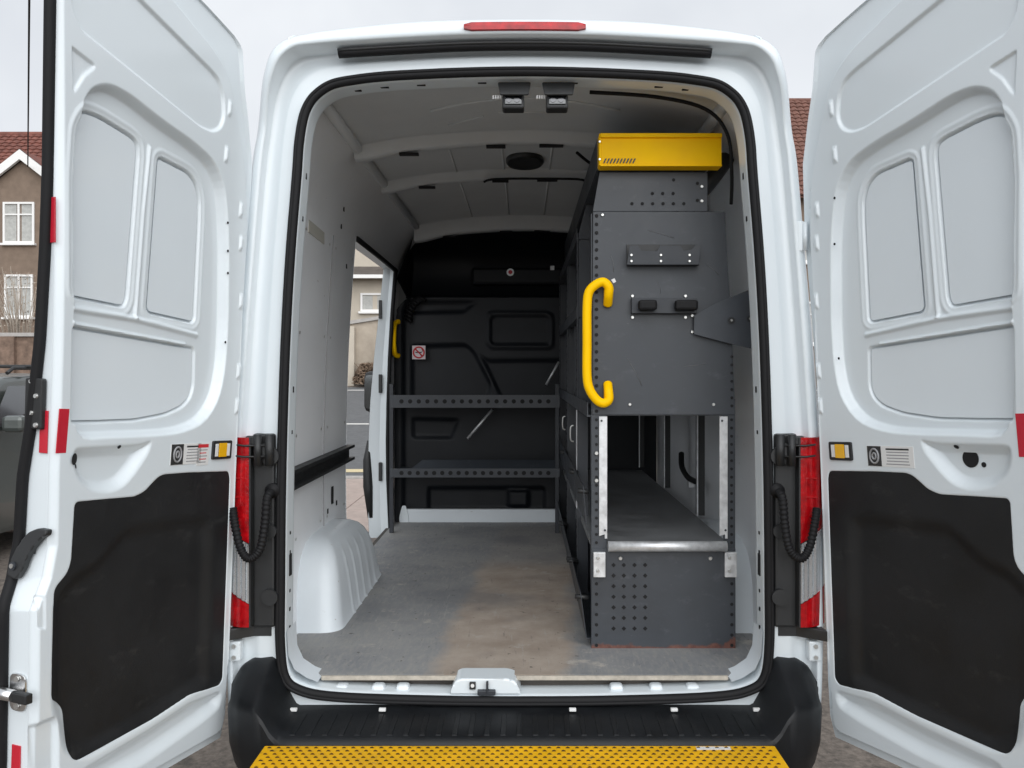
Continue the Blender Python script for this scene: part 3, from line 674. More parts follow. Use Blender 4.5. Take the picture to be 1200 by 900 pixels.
# --- pressed inner panel as a relief
H = np.zeros(UUg.shape)
H -= .020 * sstep(sdf(round_poly(PLAT, .03, 3), UUg, VVg) / .009 + .5)    # outer flange lies lower than the panel
H -= .016 * sstep(1 - (u1[:, None] - UUg) / .018)                  # rounded free stile
press(H, R1, UUg, VVg, .030, .019); press(H, R2, UUg, VVg, .024, .034)
for q in (PA, PB):
    d_ = sdf(q, UUg, VVg); H += .0025 * sstep(1 - np.abs(d_ - .018) / .010); H -= .014 * sstep(-d_ / .0085 + .5)
d_ = sdf(PC, UUg, VVg); H -= .012 * sstep(-d_ / .0085 + .5)
press(H, U1, UUg, VVg, .009, .009); press(H, TRI, UUg, VVg, .007, .006)
ridge(H, uvs([(90, 361), (168, 374), (240, 393)]), UUg, VVg, .008, .011)
ridge(H, uvs([(186, 173), (178, 250), (169, 372)]), UUg, VVg, .007, .010)
ridge(H, uvs([(88, 378), (226, 404)]), UUg, VVg, .006, .008)
press(H, TP, UUg, VVg, .006, .006); press(H, TREC, UUg, VVg, .018, .05); press(H, R3, UUg, VVg, .022, .04)
for cx_, cy_ in ((269, 127), (265, 181), (282, 246), (282, 285), (282, 353), (279, 435), (277, 476)):
    a_ = uv(cx_, cy_); H += .007 * sstep(1.6 - np.maximum(np.abs(UUg - a_[0]) / .007, np.abs(VVg - a_[1]) / .022) * 1.2)
for q in ([(45, 698), (54, 698), (54, 738), (45, 738)],):
    press(H, round_poly(uvs(q), .006), UUg, VVg, .004, .005)
press(H, round_poly(uvs([(38, 850), (52, 843), (66, 838), (70, 845), (70, 930), (40, 930)]), .02), UUg, VVg, .012, .015)
for cv in np.arange(.62, 2.30, .055):
    cu = float(uhinge(cv)) + .010; i0, i1 = np.searchsorted(vv, [cv - .012, cv + .012]); k1 = 24
    H[i0:i1, :k1] -= .0022 * np.exp(-(((UUg[i0:i1, :k1] - cu) / .0035) ** 2 + ((VVg[i0:i1, :k1] - cv) / .0035) ** 2))
ridge(H, [(float(uhinge(v_)) + .026, v_) for v_ in np.linspace(.62, 2.3, 40)], UUg, VVg, .0022, .005)
def door(side):
    base_v = D(side, UUg, H, VVg).reshape(-1, 3)
    # outer skin (back), slightly larger than the inner panel
    k = 60; vo = np.linspace(.522, 2.772, 160)
    uo0 = uhinge(np.clip(vo, .535, 2.76)) - .014; uo1 = ufree(np.clip(vo, .535, 2.76)) - .004
    so_ = np.linspace(0, 1, k); UO = uo0[:, None] + (uo1 - uo0)[:, None] * so_; VO = np.repeat(vo[:, None], k, 1)
    bul = np.sin(np.pi * so_)[None] ** .5
    HO = -thick(VO) * (.55 + .45 * so_)[None] - .006 * bul
    inn_ = sstep(np.minimum(np.minimum(UO - uo0[:, None], uo1[:, None] - UO), np.minimum(VO - .522, 2.772 - VO)) / .07)
    HO = np.minimum(HO, lerp(HO, -.072, inn_))      # the skin bulges clear of the pressings
    outer_v = D(side, UO, HO, VO).reshape(-1, 3); off = len(base_v)
    Fc = []
    idx = np.arange(NV * NU).reshape(NV, NU); q = np.stack([idx[:-1, :-1], idx[:-1, 1:], idx[1:, 1:], idx[1:, :-1]], -1).reshape(-1, 4)
    ix2 = np.arange(160 * k).reshape(160, k) + off; q2 = np.stack([ix2[:-1, :-1], ix2[1:, :-1], ix2[1:, 1:], ix2[:-1, 1:]], -1).reshape(-1, 4)
    Fc = [tuple(map(int, f)) for f in q] + [tuple(map(int, f)) for f in q2]
    # edge returns: inner boundary joined to the outer boundary at matching positions
    def zip_edge(A, B):
        n = max(len(A), len(B)); m_ = min(len(A), len(B))
        big, small = (A, B) if len(A) >= len(B) else (B, A)
        for i in range(n - 1):
            a_, b_ = int(round(i * (m_ - 1) / (n - 1))), int(round((i + 1) * (m_ - 1) / (n - 1)))
            Fc.append((int(big[i]), int(big[i + 1]), int(small[a_])))
            if a_ != b_: Fc.append((int(big[i + 1]), int(small[b_]), int(small[a_])))
    zip_edge(idx[:, 0], ix2[:, 0]); zip_edge(idx[:, -1], ix2[:, -1]); zip_edge(idx[0], ix2[0]); zip_edge(idx[-1], ix2[-1])
    V = np.concatenate([base_v, outer_v])
    if side > 0: Fc = [f[::-1] for f in Fc]
    o = mesh('rear_door', V, Fc, PAINT, VAN, True)
    me = o.data
    # sharp shading where the edge returns meet the panel
    try: me.set_sharp_from_angle(angle=math.radians(50))
    except Exception: pass
    def shrink(P, d):
        Q = inset(np.array(P), d if area(P) > 0 else -d); sd_ = sdf(P, Q[:, 0], Q[:, 1]); Q = Q[sd_ < -.93 * d]
        keep = [Q[0]]
        for p_ in Q[1:]:
            if np.linalg.norm(p_ - keep[-1]) > .0015: keep.append(p_)
        return np.array(keep)
    def area(P): P = np.array(P); return .5 * np.sum(P[:, 0] * np.roll(P[:, 1], -1) - np.roll(P[:, 0], -1) * P[:, 1])
    for q, lev in ((PA, -.0355), (PB, -.0355), (PC, -.0345)):
        P = shrink(q, .0066)
        O, ex, ez, n = DF[side]
        plate('blanking_panel', P - np.array([0, 1.2]), (O + n * lev, ex, ez, n), .002, BLANK, o, .0008)
    # black lower trim with the pressing telegraphing through
    def th_(U, Z):
        Hh = np.full(U.shape, -.0015); press(Hh, TREC, U, Z, .018, .05); return Hh
    V2, F2, H2 = cdt_sheet(shrink(TP, .0015), .011, th_)
    mesh('trim_panel', D(side, V2[:, 0], H2, V2[:, 1]), F2, TRIMM, o, True)
    # rubber along the free edge
    vs2 = np.linspace(.54, 2.75, 90); pth = D(side, ufree(vs2) + .004, -thick(vs2) * 1.0 + .004, vs2)
    tube('edge_seal', pth, .0135, RUBBER, o, 8)
    return o
dl, dr = door(-1), door(1)

def dquad(name, side, u, v, wu, hv, m, parent, lift=.002, th=.003, r=.0, bevel=.0005, hbase=0.0, face='in'):
    """small flat thing on the door's inner face (or on its free edge) centred on u,v"""
    O, ex, ez, n = DF[side]
    P = [(-wu / 2, -hv / 2), (wu / 2, -hv / 2), (wu / 2, hv / 2), (-wu / 2, hv / 2)]
    if r: P = round_poly(P, r, 4)
    if face == 'in': fr_ = (O + ex * u + ez * (v - 1.2) + n * (hbase + lift), ex, ez, n)
    else: fr_ = (O + ex * (u + lift) + ez * (v - 1.2) + n * hbase, n, ez, ex)
    return plate(name, P, fr_, th, m, parent, bevel)
for side, o, mk in ((-1, dl, (259, 527)), (1, dr, (986, 528.5))):
    u, v = uv(*mk, side)
    lamp = dquad('marker_lamp', side, u, v, .094, .056, BPLAST, o, .006, .007, .006, .001)
    for s_ in (-1, 1):
        dquad('marker_lens', side, u + s_ * .029, v, .015, .038, STICK, lamp, .0068, .001)
    dquad('marker_lens', side, u, v, .038, .042, AMBER, lamp, .0082, .002, .002)
    # stickers: dark wheel picture with lines of small print beside it
    if side < 0: su, sv_ = uv(218, 532, side); wS = .22
    else: su, sv_ = uv(1043, 535, side); wS = .17
    st = dquad('warning_sticker', side, su, sv_, wS if side > 0 else .135, .060, STICK, o, .0012, .001)
    O, ex, ez, n = DF[side]; sg_ = 1 if side > 0 else -1
    pu = su - sg_ * ((.17 if side > 0 else .135) / 2 - .028)
    dquad('wheel_picture', side, pu, sv_, .052, .058, INK, st, .0018, .0004)
    bm = bmesh.new(); cpt = D(side, pu, .0022, sv_ - .0)
    ring = [cpt + ex * .016 * math.cos(a) + ez * .021 * math.sin(a) for a in np.linspace(0, 2 * math.pi, 20, endpoint=False)]
    bm_tube(bm, ring, .003, 5, True); ring = [cpt + ex * .007 * math.cos(a) + ez * .009 * math.sin(a) for a in np.linspace(0, 2 * math.pi, 12, endpoint=False)]; bm_tube(bm, ring, .003, 5, True)
    from_bm('wheel_print', bm, INKG, st)
    for k in range(6):
        wl = (.09 if side > 0 else .062) * random.uniform(.72, 1)
        dquad('print_line', side, su + sg_ * .028, sv_ + .021 - k * .0085, wl, .003 if k else .005, INKG if k else INK, st, .0016, .0003)
    if side < 0:
        u2, v2 = uv(237.5, 532, side); st2 = dquad('notice_sticker', side, u2, v2, .056, .066, STICK, o, .0012, .001)
        dquad('print_header', side, u2, v2 + .024, .048, .010, INKR, st2, .0016, .0003)
        for k in range(5): dquad('print_line', side, u2, v2 + .012 - k * .009, .046 * random.uniform(.6, 1), .003, INKR if k % 2 else INKG, st2, .0016, .0003)
    # small drain holes and plugs
    pts_ = [(267, 261), (267, 294), (267, 320), (264, 401)] if side < 0 else [(978, 286), (983, 420), (978, 232)]
    for q in pts_:
        u, v = uv(*q, side); bm = bmesh.new(); disc(bm, D(side, u, -.0005, v), DF[side][3], .004, .0015, 8); from_bm('panel_hole', bm, HOLE, o)
    for q in ([(163, 127), (209, 159)] if side < 0 else []):
        pass
# holes in the lower pressing
Hdoor = H.copy()
def dhole(side, o, q, r, hb, name='panel_hole'):
    u, v = uv(*q, side); iv = int(np.clip(np.searchsorted(vv, v), 1, NV - 2)); iu = int(np.clip(np.searchsorted(UUg[iv], u), 1, NU - 2)); hh = H[iv, iu]
    gu = (H[iv, min(iu + 3, NU - 1)] - H[iv, iu - 3]) / (UUg[iv, min(iu + 3, NU - 1)] - UUg[iv, iu - 3]); gv = (H[iv + 3, iu] - H[iv - 3, iu]) / (vv[iv + 3] - vv[iv - 3])
    O, ex, ez, n = DF[side]; nn = n - ex * gu - ez * gv; nn /= np.linalg.norm(nn)
    bm = bmesh.new(); disc(bm, D(side, u, hh, v) + nn * .0008, nn, r, .001, 24 if r > .01 else 10); from_bm(name, bm, HOLE, o)
dhole(-1, dl, (140, 523.5), .0055, -.026); dhole(-1, dl, (96, 547), .006, -.026); dhole(-1, dl, (87, 538), .014, -.024)
dhole(1, dr, (1130, 538), .024, -.0275, 'lock_hole'); dhole(1, dr, (1119, 523.5), .007, -.0275); dhole(1, dr, (1145.5, 545.5), .007, -.0275)
# red reflective tape, on the inner stile and on the free edge
def edge_at(x, y, side=-1):
    O, ex, ez, n = DF[side]; v = 1.5
    for _ in range(6):
        d = np.array([(x - CX) / F, 1, -(y - CY) / F]); t_ = ((O + ex * float(ufree(v)) - CAM) @ ex) / (d @ ex); q = CAM + d * t_ - O; v = q @ ez + 1.2
    h = q @ n; tk = float(thick(v)); return v, (-.016 - h) / (tk - .016)
def on_edge(side, z, frac, wid, hgt, name, m, parent, lift=.003, th=.003, r=.0, bevel=.0005):
    t_ = float(thick(z)); u = float(ufree(z)); O, ex, ez, n = DF[side]
    h0 = -.016; h1 = -t_; hb = h0 + (h1 - h0) * frac
    # the edge return leans: take its own tangent frame
    ue0, ue1 = u, u - .004; slope = np.array([ue1 - ue0, 0, h1 - h0]); slope /= np.linalg.norm(slope)
    tg = ex * slope[0] + n * slope[2]; nr = np.cross(ez, tg); nr = nr if nr @ ex > 0 else -nr
    P = [(-wid / 2, -hgt / 2), (wid / 2, -hgt / 2), (wid / 2, hgt / 2), (-wid / 2, hgt / 2)]
    if r: P = round_poly(P, r, 4)
    dz = (float(ufree(z + hgt / 2)) - float(ufree(z - hgt / 2))) / max(hgt, .001); e2 = ez + ex * dz; e2 /= np.linalg.norm(e2)
    C = O + ex * (u - .004 * frac + lift + .0015) + ez * (z - 1.2) + n * hb
    return plate(name, P, (C, tg, e2, nr), th, m, parent, bevel), C, tg, e2, nr
on_edge(-1, *edge_at(61.5, 258), .025, .105, 'reflective_tape', RED, dl); on_edge(-1, *edge_at(52, 506), .024, .10, 'reflective_tape', RED, dl)
on_edge(-1, *edge_at(19, 898), .026, .10, 'reflective_tape', RED, dl)
u, v = uv(76, 505, -1); dquad('reflective_tape', -1, float(ufree(v)) - .022, v, .030, .105, RED, dl, .0005, .002)
u, v = uv(1198, 510, 1); dquad('reflective_tape', 1, u + .012, v, .05, .105, RED, dr, .0015, .002)
pl, C, tg, e2, nr = on_edge(-1, *edge_at(43.5, 473), .054, .120, 'check_plate', BPLAST, dl, .014, .012, .006, .003)
for a_, b_ in ((.006, .052), (-.010, .018), (.004, -.022), (-.012, -.050)):
    bm = bmesh.new(); disc(bm, C + tg * a_ + e2 * b_, nr, .0065, .004, 12, r2=.005); from_bm('plate_bolt', bm, BOLT, pl)
# pull handle on the free edge
pl, C, tg, e2, nr = on_edge(-1, *edge_at(41, 646), .012, .01, 'handle_boss', BPLAST, dl, .006)
hp = round_poly([(.050, -.058), (.020, -.066), (.006, -.040), (.0, -.012), (-.012, .012), (-.030, .034), (-.046, .044), (-.046, .056), (-.018, .058), (.010, .046), (.030, .018), (.048, -.030)], .008)
hd = plate('pull_handle', hp if False else [(p[0], p[1]) for p in hp], (C + nr * .016, tg, e2, nr), .016, BPLAST, dl, .004)
bm = bmesh.new(); disc(bm, C + nr * .016 + tg * .034 - e2 * .034, nr, .010, .004, 16); from_bm('handle_boss', bm, DGREY, hd)
bm = bmesh.new(); disc(bm, C + nr * .0185 + tg * .034 - e2 * .034, nr, .0055, .004, 12); from_bm('handle_screw', bm, BOLT, hd)
# slam latch on the free edge
pl, C, tg, e2, nr = on_edge(-1, *edge_at(22, 811), .048, .088, 'latch_plate', STEEL, dl, .004, .004, .018, .001)
bm = bmesh.new(); bm_tube(bm, [C + nr * .018 + tg * .06, C + nr * .02 + tg * .02, C + nr * .02 - tg * .012], [.012, .014, .013], 10)
from_bm('latch_bolt', bm, STEEL, dl)
Mx = Matrix((( *nr, 0), (*tg, 0), (*e2, 0), (0, 0, 0, 1))).transposed(); Mx.translation = Vector(C)
box('latch_stop', (.006, -.055, -.014), (.026, -.010, .010), BPLAST, dl, .003, Mx)
bm = bmesh.new()
bm.free()
for b_ in (.032, -.032):
    bm = bmesh.new(); disc(bm, C + e2 * b_ + nr * .001, nr, .007, .003, 12); from_bm('latch_screw', bm, BOLT, dl)

# ---- tail lamps, hinges, looms on the rear pillars
for sx in (-1, 1):
    L = empty('x', (0, 0, 0), '', ''); bpy.data.objects.remove(L)
    bm = bmesh.new()
    bm_box(bm, (sx * .872, -.012, .88), (sx * .800 - sx * .0, .03, 1.50), .008)
    for z, r in ((1.43, .03), (1.19, .022), (.98, .026)): disc(bm, (sx * .812, -.016, z), (0, -1, 0), r, .012, 14)
    hs_ = from_bm('lamp_housing', bm, BPLAST, VAN)
    def lens(name, zl, m, y=-.042, flute=0):
        xs = np.linspace(.868, .965, 13); V, Fc = [], []
        for i, x in enumerate(xs):
            e = (x - .868) / .097; yy = y + .05 * e ** 2 - .006 * math.sin(e * 3.1) - (.005 * (i % 2) if flute else 0)
            b_, t_ = zl(x); V += [(sx * x, yy, b_), (sx * x, yy, t_), (sx * x, .04, b_), (sx * x, .04, t_)]
        for i in range(12):
            a_ = 4 * i; Fc += [(a_, a_ + 1, a_ + 5, a_ + 4), (a_ + 1, a_ + 3, a_ + 7, a_ + 5), (a_, a_ + 4, a_ + 6, a_ + 2)]
        Fc += [(0, 1, 3, 2), (48, 49, 51, 50)]
        return mesh(name, V, Fc, m, hs_)
    sl = lambda x: (x - .872) * .55
    lens('stop_lens', lambda x: (1.155 + sl(x), 1.49), REDL); lens('reversing_lens', lambda x: (.965 + sl(x), 1.152 + sl(x)), CLEARL, -.040, 1); lens('fog_lens', lambda x: (.89, .962 + sl(x)), REDL)
    box('lens_rim', (sx * .8665, -.044, .89), (sx * .872, .02, 1.49), BPLAST, hs_, .001)
    for z in (1.36, 1.30, 1.24): box('lens_rib', (sx * .872, -.0435, z), (sx * .925, -.035, z + .004), REDL, hs_, 0)
    # lower wing under the lamp and white closing plate
    plate('lamp_bracket', [(.815, .0), (.87, -.002), (.95, -.06), (.95, .06), (.80, .06)] if sx > 0 else [(-.815, .0), (-.80, .06), (-.95, .06), (-.95, -.06), (-.87, -.002)], ((0, 0, .885), (1, 0, 0), (0, 1, 0), (0, 0, 1)), .035, BPLAST, VAN, .004)
    box('hinge_pad', (sx * .905, -.025, .775), (sx * .945, .01, .84), PAINT, VAN, .006)
    for z in (.79, .825):
        bm = bmesh.new(); disc(bm, (sx * .925, -.027, z), (0, -1, 0), .007, .004, 8); from_bm('hinge_bolt', bm, BOLT, VAN)
    # door hinge: bracket, pin and two check arms
    bm = bmesh.new()
    bm_box(bm, (sx * .806, -.035, 1.42), (sx * .838, -.006, 1.47), .006); bm_box(bm, (sx * .842, -.04, 1.465), (sx * .885, -.02, 1.495), .005)
    bm_tube(bm, [(sx * .81, -.035, 1.40), (sx * .81, -.035, 1.50)], .014, 10); bm_tube(bm, [(sx * .845, -.04, 1.40), (sx * .845, -.04, 1.50)], .013, 10)
    for z in (1.465, 1.43): bm_tube(bm, [(sx * .82, -.04, z), (sx * .885, -.05, z), (sx * .915, -.055, z + .004)], .0032, 6)
    from_bm('hinge', bm, BPLAST, VAN)
    bm = bmesh.new(); bm_box(bm, (sx * .868, -.02, 2.08), (sx * .892, .005, 2.18), .006); bm_tube(bm, [(sx * .893, -.022, 2.085), (sx * .893, -.022, 2.175)], .008, 10)
    if sx > 0: from_bm('upper_hinge', bm, PAINT, VAN)
    else: bm.free()
    # corrugated loom looping from the pillar to the door
    ctr = catmull([(sx * .808, -.002, 1.315), (sx * .812, -.05, 1.30), (sx * .815, -.065, 1.22), (sx * .826, -.08, 1.145), (sx * .857, -.09, 1.118), (sx * .885, -.085, 1.15), (sx * .905, -.075, 1.22), (sx * .918, -.06, 1.27)], 24)
    tube('wiring_loom', ctr, [.0140 if (i // 2) % 2 else .0116 for i in range(len(ctr))], RUBBER, VAN, 10)
    bm = bmesh.new(); bm_tube(bm, [(sx * .806, .0, 1.32), (sx * .806, -.02, 1.318)], .024, 12); from_bm('loom_grommet', bm, RUBBER, VAN, True)

# ---- bumper
def bump_sec(x):
    a = abs(x); hornz = float(np.interp(a, [0, .73, .755, .78, .805, .87, .91, .935], [0, 0, .04, .11, .155, .150, .125, .08])); zb = float(np.interp(a, [0, .74, .88, .935], [0, 0, .015, .06])); k = float(np.interp(a, [0, .70, .80, .86, .90, .92, .935], [0, 0, .10, .26, .46, .66, .95]))
    yr = -.235 + .20 * k; zt = .628 + hornz
    edge = .612 + hornz * .55
    return [(.06, zt + .004), (.0, zt), (-.02, zt - .004), (yr * .5, lerp(zt, edge, .45)), (yr + .025, edge + .006), (yr + .006, edge - .004), (yr, edge - .018), (yr + .012, .54 + zb * .4), (yr + .05, .46 + zb * .8), (yr + .09, .425 + zb), (.05, .42 + zb)]
xs = np.r_[np.linspace(-.935, -.70, 22), np.linspace(-.68, .68, 60), np.linspace(.70, .935, 22)]
rings = [np.array([(x, y, z) for y, z in bump_sec(x)]) for x in xs]
bump = loft('bumper', rings, BUMPM, VAN, closed=False)
bump.data.set_sharp_from_angle(angle=math.radians(40))
mesh('bumper_end', rings[0], [tuple(range(11))], BUMPM, bump); mesh('bumper_end', rings[-1], [tuple(range(11))], BUMPM, bump)
for k in range(30):                                       # moulded tread ribs on the deck
    x = -.70 + k * .0482
    mesh('tread_rib', [(x, -.05, .6205), (x + .018, -.05, .6205), (x + .016, -.06, .6245), (x + .002, -.06, .6245), (x + .002, -.205, .6205), (x + .016, -.205, .6205), (x, -.215, .612), (x + .018, -.215, .612)],
         [(0, 1, 2, 3), (3, 2, 5, 4), (4, 5, 7, 6), (0, 3, 4, 6), (1, 7, 5, 2)], BUMPM, bump)
for x in (-.74, -.46, .14, .46, .72):
    box('deck_clip', (x, -.055, .628), (x + .022, -.043, .638), STICK, bump, .002)
# ---- yellow step
stp = box('rear_step', (-.765, -.52, .572), (.735, -.232, .600), YSTEP, VAN, .004)
bm = bmesh.new()
rows = [(-.250 - r * .0205) for r in range(13)]
for r, y in enumerate(rows):
    for cidx in range(54):
        x = -.745 + cidx * .0272 + (.0136 if r % 2 else 0)
        if x > .72: continue
        n = 7; top = bm.verts.new((x, y, .6052)); ring_ = [bm.verts.new((x + .0085 * math.cos(a), y + .0085 * math.sin(a), .5999)) for a in np.linspace(0, math.pi, n)]
        for i in range(n - 1): bm.faces.new((top, ring_[i], ring_[i + 1])).material_index = 0
        f = bm.faces.new((bm.verts.new((x - .0065, y - .001, .6003)), bm.verts.new((x - .004, y - .001, .6034)), bm.verts.new((x + .004, y - .001, .6034)), bm.verts.new((x + .0065, y - .001, .6003)))); f.material_index = 1
from_bm('tread_stud', bm, [YSTEP, HOLE], stp, kind='stuff', normals=False)
box('step_label', (.50, -.262, .6005), (.60, -.242, .6012), STICK, stp, 0)
for x in (-.45, .42): box('step_bracket', (x, -.50, .44), (x + .05, .1, .571), DGREY, VAN, .004)
# wheels
TYRE = mat('tyre_rubber', (.02, .02, .02), .8, bump=.2); RIM = mat('wheel_steel', (.35, .36, .37), .4, metal=.6)
for x, y in ((-.86, 1.02), (.86, 1.02), (-.86, 4.65), (.86, 4.65)):
    P = [(.11, .20), (.11, .30), (.085, .345), (0, .352), (-.085, .345), (-.11, .30), (-.11, .20)]
    V = [(x + p[0], y + p[1] * math.cos(a), .352 + p[1] * math.sin(a)) for a in np.linspace(0, 2 * math.pi, 36, endpoint=False) for p in P]
    Fc = [(i * 7 + k, i * 7 + k + 1, ((i + 1) % 36) * 7 + k + 1, ((i + 1) % 36) * 7 + k) for i in range(36) for k in range(6)]
    wh = mesh('wheel', V, Fc, TYRE, VAN, True)
    bm = bmesh.new(); disc(bm, (x - .09, y, .352), (1, 0, 0), .205, .18, 28); from_bm('rim', bm, RIM, wh)

# ---- interior load lamps at the header
for x0 in (-.088, .056):
    pl = plate('lamp_mount', round_poly([(0, 0), (.108, 0), (.100, -.048), (.008, -.048)], .006), ((x0, .04, 2.642), (1, 0, 0), (0, .35, .94), (0, -.94, .35)), .006, BPLAST, VAN, .001)
    q = bmesh.new(); bm_box(q, (x0 + .014, .052, 2.560), (x0 + .086, .11, 2.606), .006); lu = from_bm('work_lamp', q, BPLAST, VAN)
    q = bmesh.new(); bm_box(q, (x0 + .022, .048, 2.572), (x0 + .078, .053, 2.600), .004); le = from_bm('lamp_glass', q, GLASSD, lu)
    for dx in (.036, .062): 
        q = bmesh.new(); disc(q, (x0 + dx, .0475, 2.587), (0, -1, 0), .009, .002, 12); from_bm('lamp_reflector', q, MATS.get('dark_chrome') or mat('dark_chrome', (.12, .12, .125), .2, metal=1), lu)
    for k in range(4): box('connector_pin', (x0 - .018 + k * .008, .06, 2.594), (x0 - .013 + k * .008, .07, 2.606), STICK, lu, .001)

# ------------------------------------------------------------------ racking on the right
RK = empty('van_racking', (.49, 1.6, FZ), 'tall grey steel racking with yellow handle along the van side', 'racking')
RY = .34
def rz(y): return CAM[2] - (y - CY) / F * (RY - CAM[1])
def rxx(x): return CAM[0] + (x - CX) / F * (RY - CAM[1])
frm = ((0, RY, 0), (1, 0, 0), (0, 0, 1), (0, -1, 0))
def rp(P): return [(rxx(x), rz(y)) for x, y in P]
endp = plate('end_panel', round_poly(rp([(694, 486), (695, 248), (849.5, 248), (858, 400), (862, 486)]), .004, 2), frm, .003, GREY, RK, .001)
def holes(name, pts, r, y, parent, m=HOLE, sq=False):
    dp = .004 if m is BOLT else .0012
    bm = bmesh.new()
    for p in pts: disc(bm, (p[0], y, p[1]), (0, -1, 0), r * (1.25 if sq else 1), dp, 4 if sq else 10, r2=r * .75 if m is BOLT else None)
    return from_bm(name, bm, m, parent, kind='stuff')
holes('perforation', rp([(699, 253 + k * 9.95) for k in range(24)]), .0065, RY - .0012, endp)
holes('perforation', rp([(857.5, 418 + k * 9.6) for k in range(7)]), .0055, RY - .0012, endp)
holes('panel_bolt', rp([(738, 474), (836, 474), (706, 252)]), .006, RY - .002, endp, BOLT)
up = plate('upper_panel', rp([(695, 247), (703, 201), (830, 201), (830, 247)]), ((0, RY + .012, 0), (1, 0, 0), (0, 0, 1), (0, -1, 0)), .003, GREY, RK, .001)
holes('perforation', rp([(741 + k * 12.2, 238) for k in range(6)] + [(765 + k * 12.2, 226) for k in range(3)] + [(790, 210), (818, 214), (818, 234)]), .006, RY + .011, up)
holes('panel_bolt', rp([(823, 218), (823, 235)]), .0065, RY + .010, up, BOLT)
low = plate('lower_panel', rp([(693, 760), (693, 643), (862, 643), (862, 760)]), frm, .003, None or GREY, RK, .001)
RUSTG = GREY.copy(); RUSTG.name = 'rusty_grey_powder_coat'
t = RUSTG.node_tree; b = t.nodes['Principled BSDF']; c = t.nodes.new('ShaderNodeTexCoord')
sep = t.nodes.new('ShaderNodeSeparateXYZ'); t.links.new(c.outputs['Object'], sep.inputs[0])
n_ = nzn(22, 8, .6); k1 = mth('SUBTRACT', mth('ADD', mth('MULTIPLY', n_, .055), .687), sep.outputs[2]); k2 = mth('MULTIPLY', mth('SUBTRACT', mth('ADD', sep.outputs[0], mth('MULTIPLY', n_, .05)), .745), .7)
kk = mth('ADD', k1, mth('MAXIMUM', k2, 0))
old = b.inputs['Base Color'].links[0].from_socket
t.links.new(mixc(ramp(kk, .0, .008), old, ramp(nzn(60), .35, .65, (.09, .032, .025), (.16, .07, .05))), b.inputs['Base Color'])
low.data.materials.clear(); low.data.materials.append(RUSTG)
holes('perforation', rp([(x, 662 + k * 12.4) for x in (719, 731, 743.5, 756) for k in range(7)]), .0065, RY - .0012, low, HOLE, True)
holes('perforation', rp([(699, 684 + k * 12) for k in range(7)] + [(857.5, 684 + k * 12) for k in range(7)]), .006, RY - .0012, low)
# end posts
for x0, x1, hx in ((693, 711, 699), (848, 862, 857.5)):
    P = rp([(x0, 653), (x0, 486), (x1, 486), (x1, 653)]); 
    po = plate('post', P, ((0, RY + .004, 0), (1, 0, 0), (0, 0, 1), (0, -1, 0)), .003, GREY, RK, .0008)
    holes('perforation', rp([(hx, 492 + k * 9.6) for k in range(16)]), .0055, RY + .0028, po)
    box('post_return', (rxx(x0) if hx < 700 else rxx(x1) - .003, RY + .007, FZ), ((rxx(x0) + .003) if hx < 700 else rxx(x1), RY + .05, 2.27 if hx < 700 else 1.6), GREY, po, 0)
holes('post_bolt', rp([(699, 531), (699, 563)]), .008, RY - .002, RK, BOLT)
bpy.data.objects[-1] if False else None
for x0, x1 in ((702, 711.5), (843, 852.5)):
    g = plate('slotted_angle', rp([(x0, 628), (x0, 488), (x1, 488), (x1, 631), (x1 - 3, 631), (x1 - 3, 626)]), ((0, RY - .004, 0), (1, 0, 0), (0, 0, 1), (0, -1, 0)), .004, GALV, RK, .0008)
    holes('angle_bolt', rp([((x0 + x1) / 2 - 2, 493), ((x0 + x1) / 2 + 2, 621)]), .004, RY - .006, g, DGREY)
# roller
RLY = RY - .02; zc = 1.072
bm = bmesh.new(); bm_tube(bm, [(rxx(712), RLY, zc), (rxx(850), RLY, zc)], .0185, 20); ro = from_bm('roller', bm, GALV, RK)
for x0 in (695, 848):
    bm = bmesh.new(); a_, b_ = rxx(x0), rxx(x0 + 14)
    bm_box(bm, (a_, RY - .022, rz(675)), (b_, RY - .004, rz(646)), .002)
    br = from_bm('roller_bracket', bm, GALV, RK)
    holes('bracket_bolt', [((a_ + b_) / 2 - .006, rz(652)), ((a_ + b_) / 2 - .006, rz(667))], .0065, RY - .0245, br, BOLT)
holes('table_bolt', rp([(727, 654), (832, 654)]), .008, RY - .003, RK, BOLT)
# worktop
WT = mat('worktop', (.15, .155, .16), .5, var=.25, vscale=9, bump=.1, bscale=200, rvar=.1); scuffs(WT, (.22, .21, .19), (8, 3, 8), .66, .06)
box('worktop', (.245, RY + .03, 1.046), (.750, 2.72, 1.068), WT, RK, .003)
# overhead yellow fronted tray
ty = RY - .045
yf = bmesh.new(); xa, xb, za, zb = .268, .700, 2.432, 2.545
tray = plate('tray_end', round_poly([(xa, za), (xb, za), (xb, zb), (xa, zb)], .004, 2), ((0, ty, 0), (1, 0, 0), (0, 0, 1), (0, -1, 0)), .004, YEL, RK, .001)
box('tray_lip', (xa, ty - .012, zb - .016), (xb, ty - .0005, zb - .001), YEL, tray, .002)
box('tray_flange', (xa - .004, ty - .003, za), (xa + .006, ty + .06, zb), YEL, tray, .002)
box('tray_foot', (xa, ty - .006, za - .004), (xb, ty + .06, za + .002), YEL, tray, .001)
for k in range(10):                                        # printed hazard stripes
    x = xa + .010 + k * .0115; plate('hazard_stripe', [(x, za + .007), (x + .005, za + .007), (x + .013, za + .024), (x + .008, za + .024)], ((0, ty - .0035, 0), (1, 0, 0), (0, 0, 1), (0, -1, 0)), .0004, INK, tray)
holes('tray_bolt', [(xa - .002, zb - .03), (xa - .002, za + .02)], .005, ty - .004, tray, BOLT)
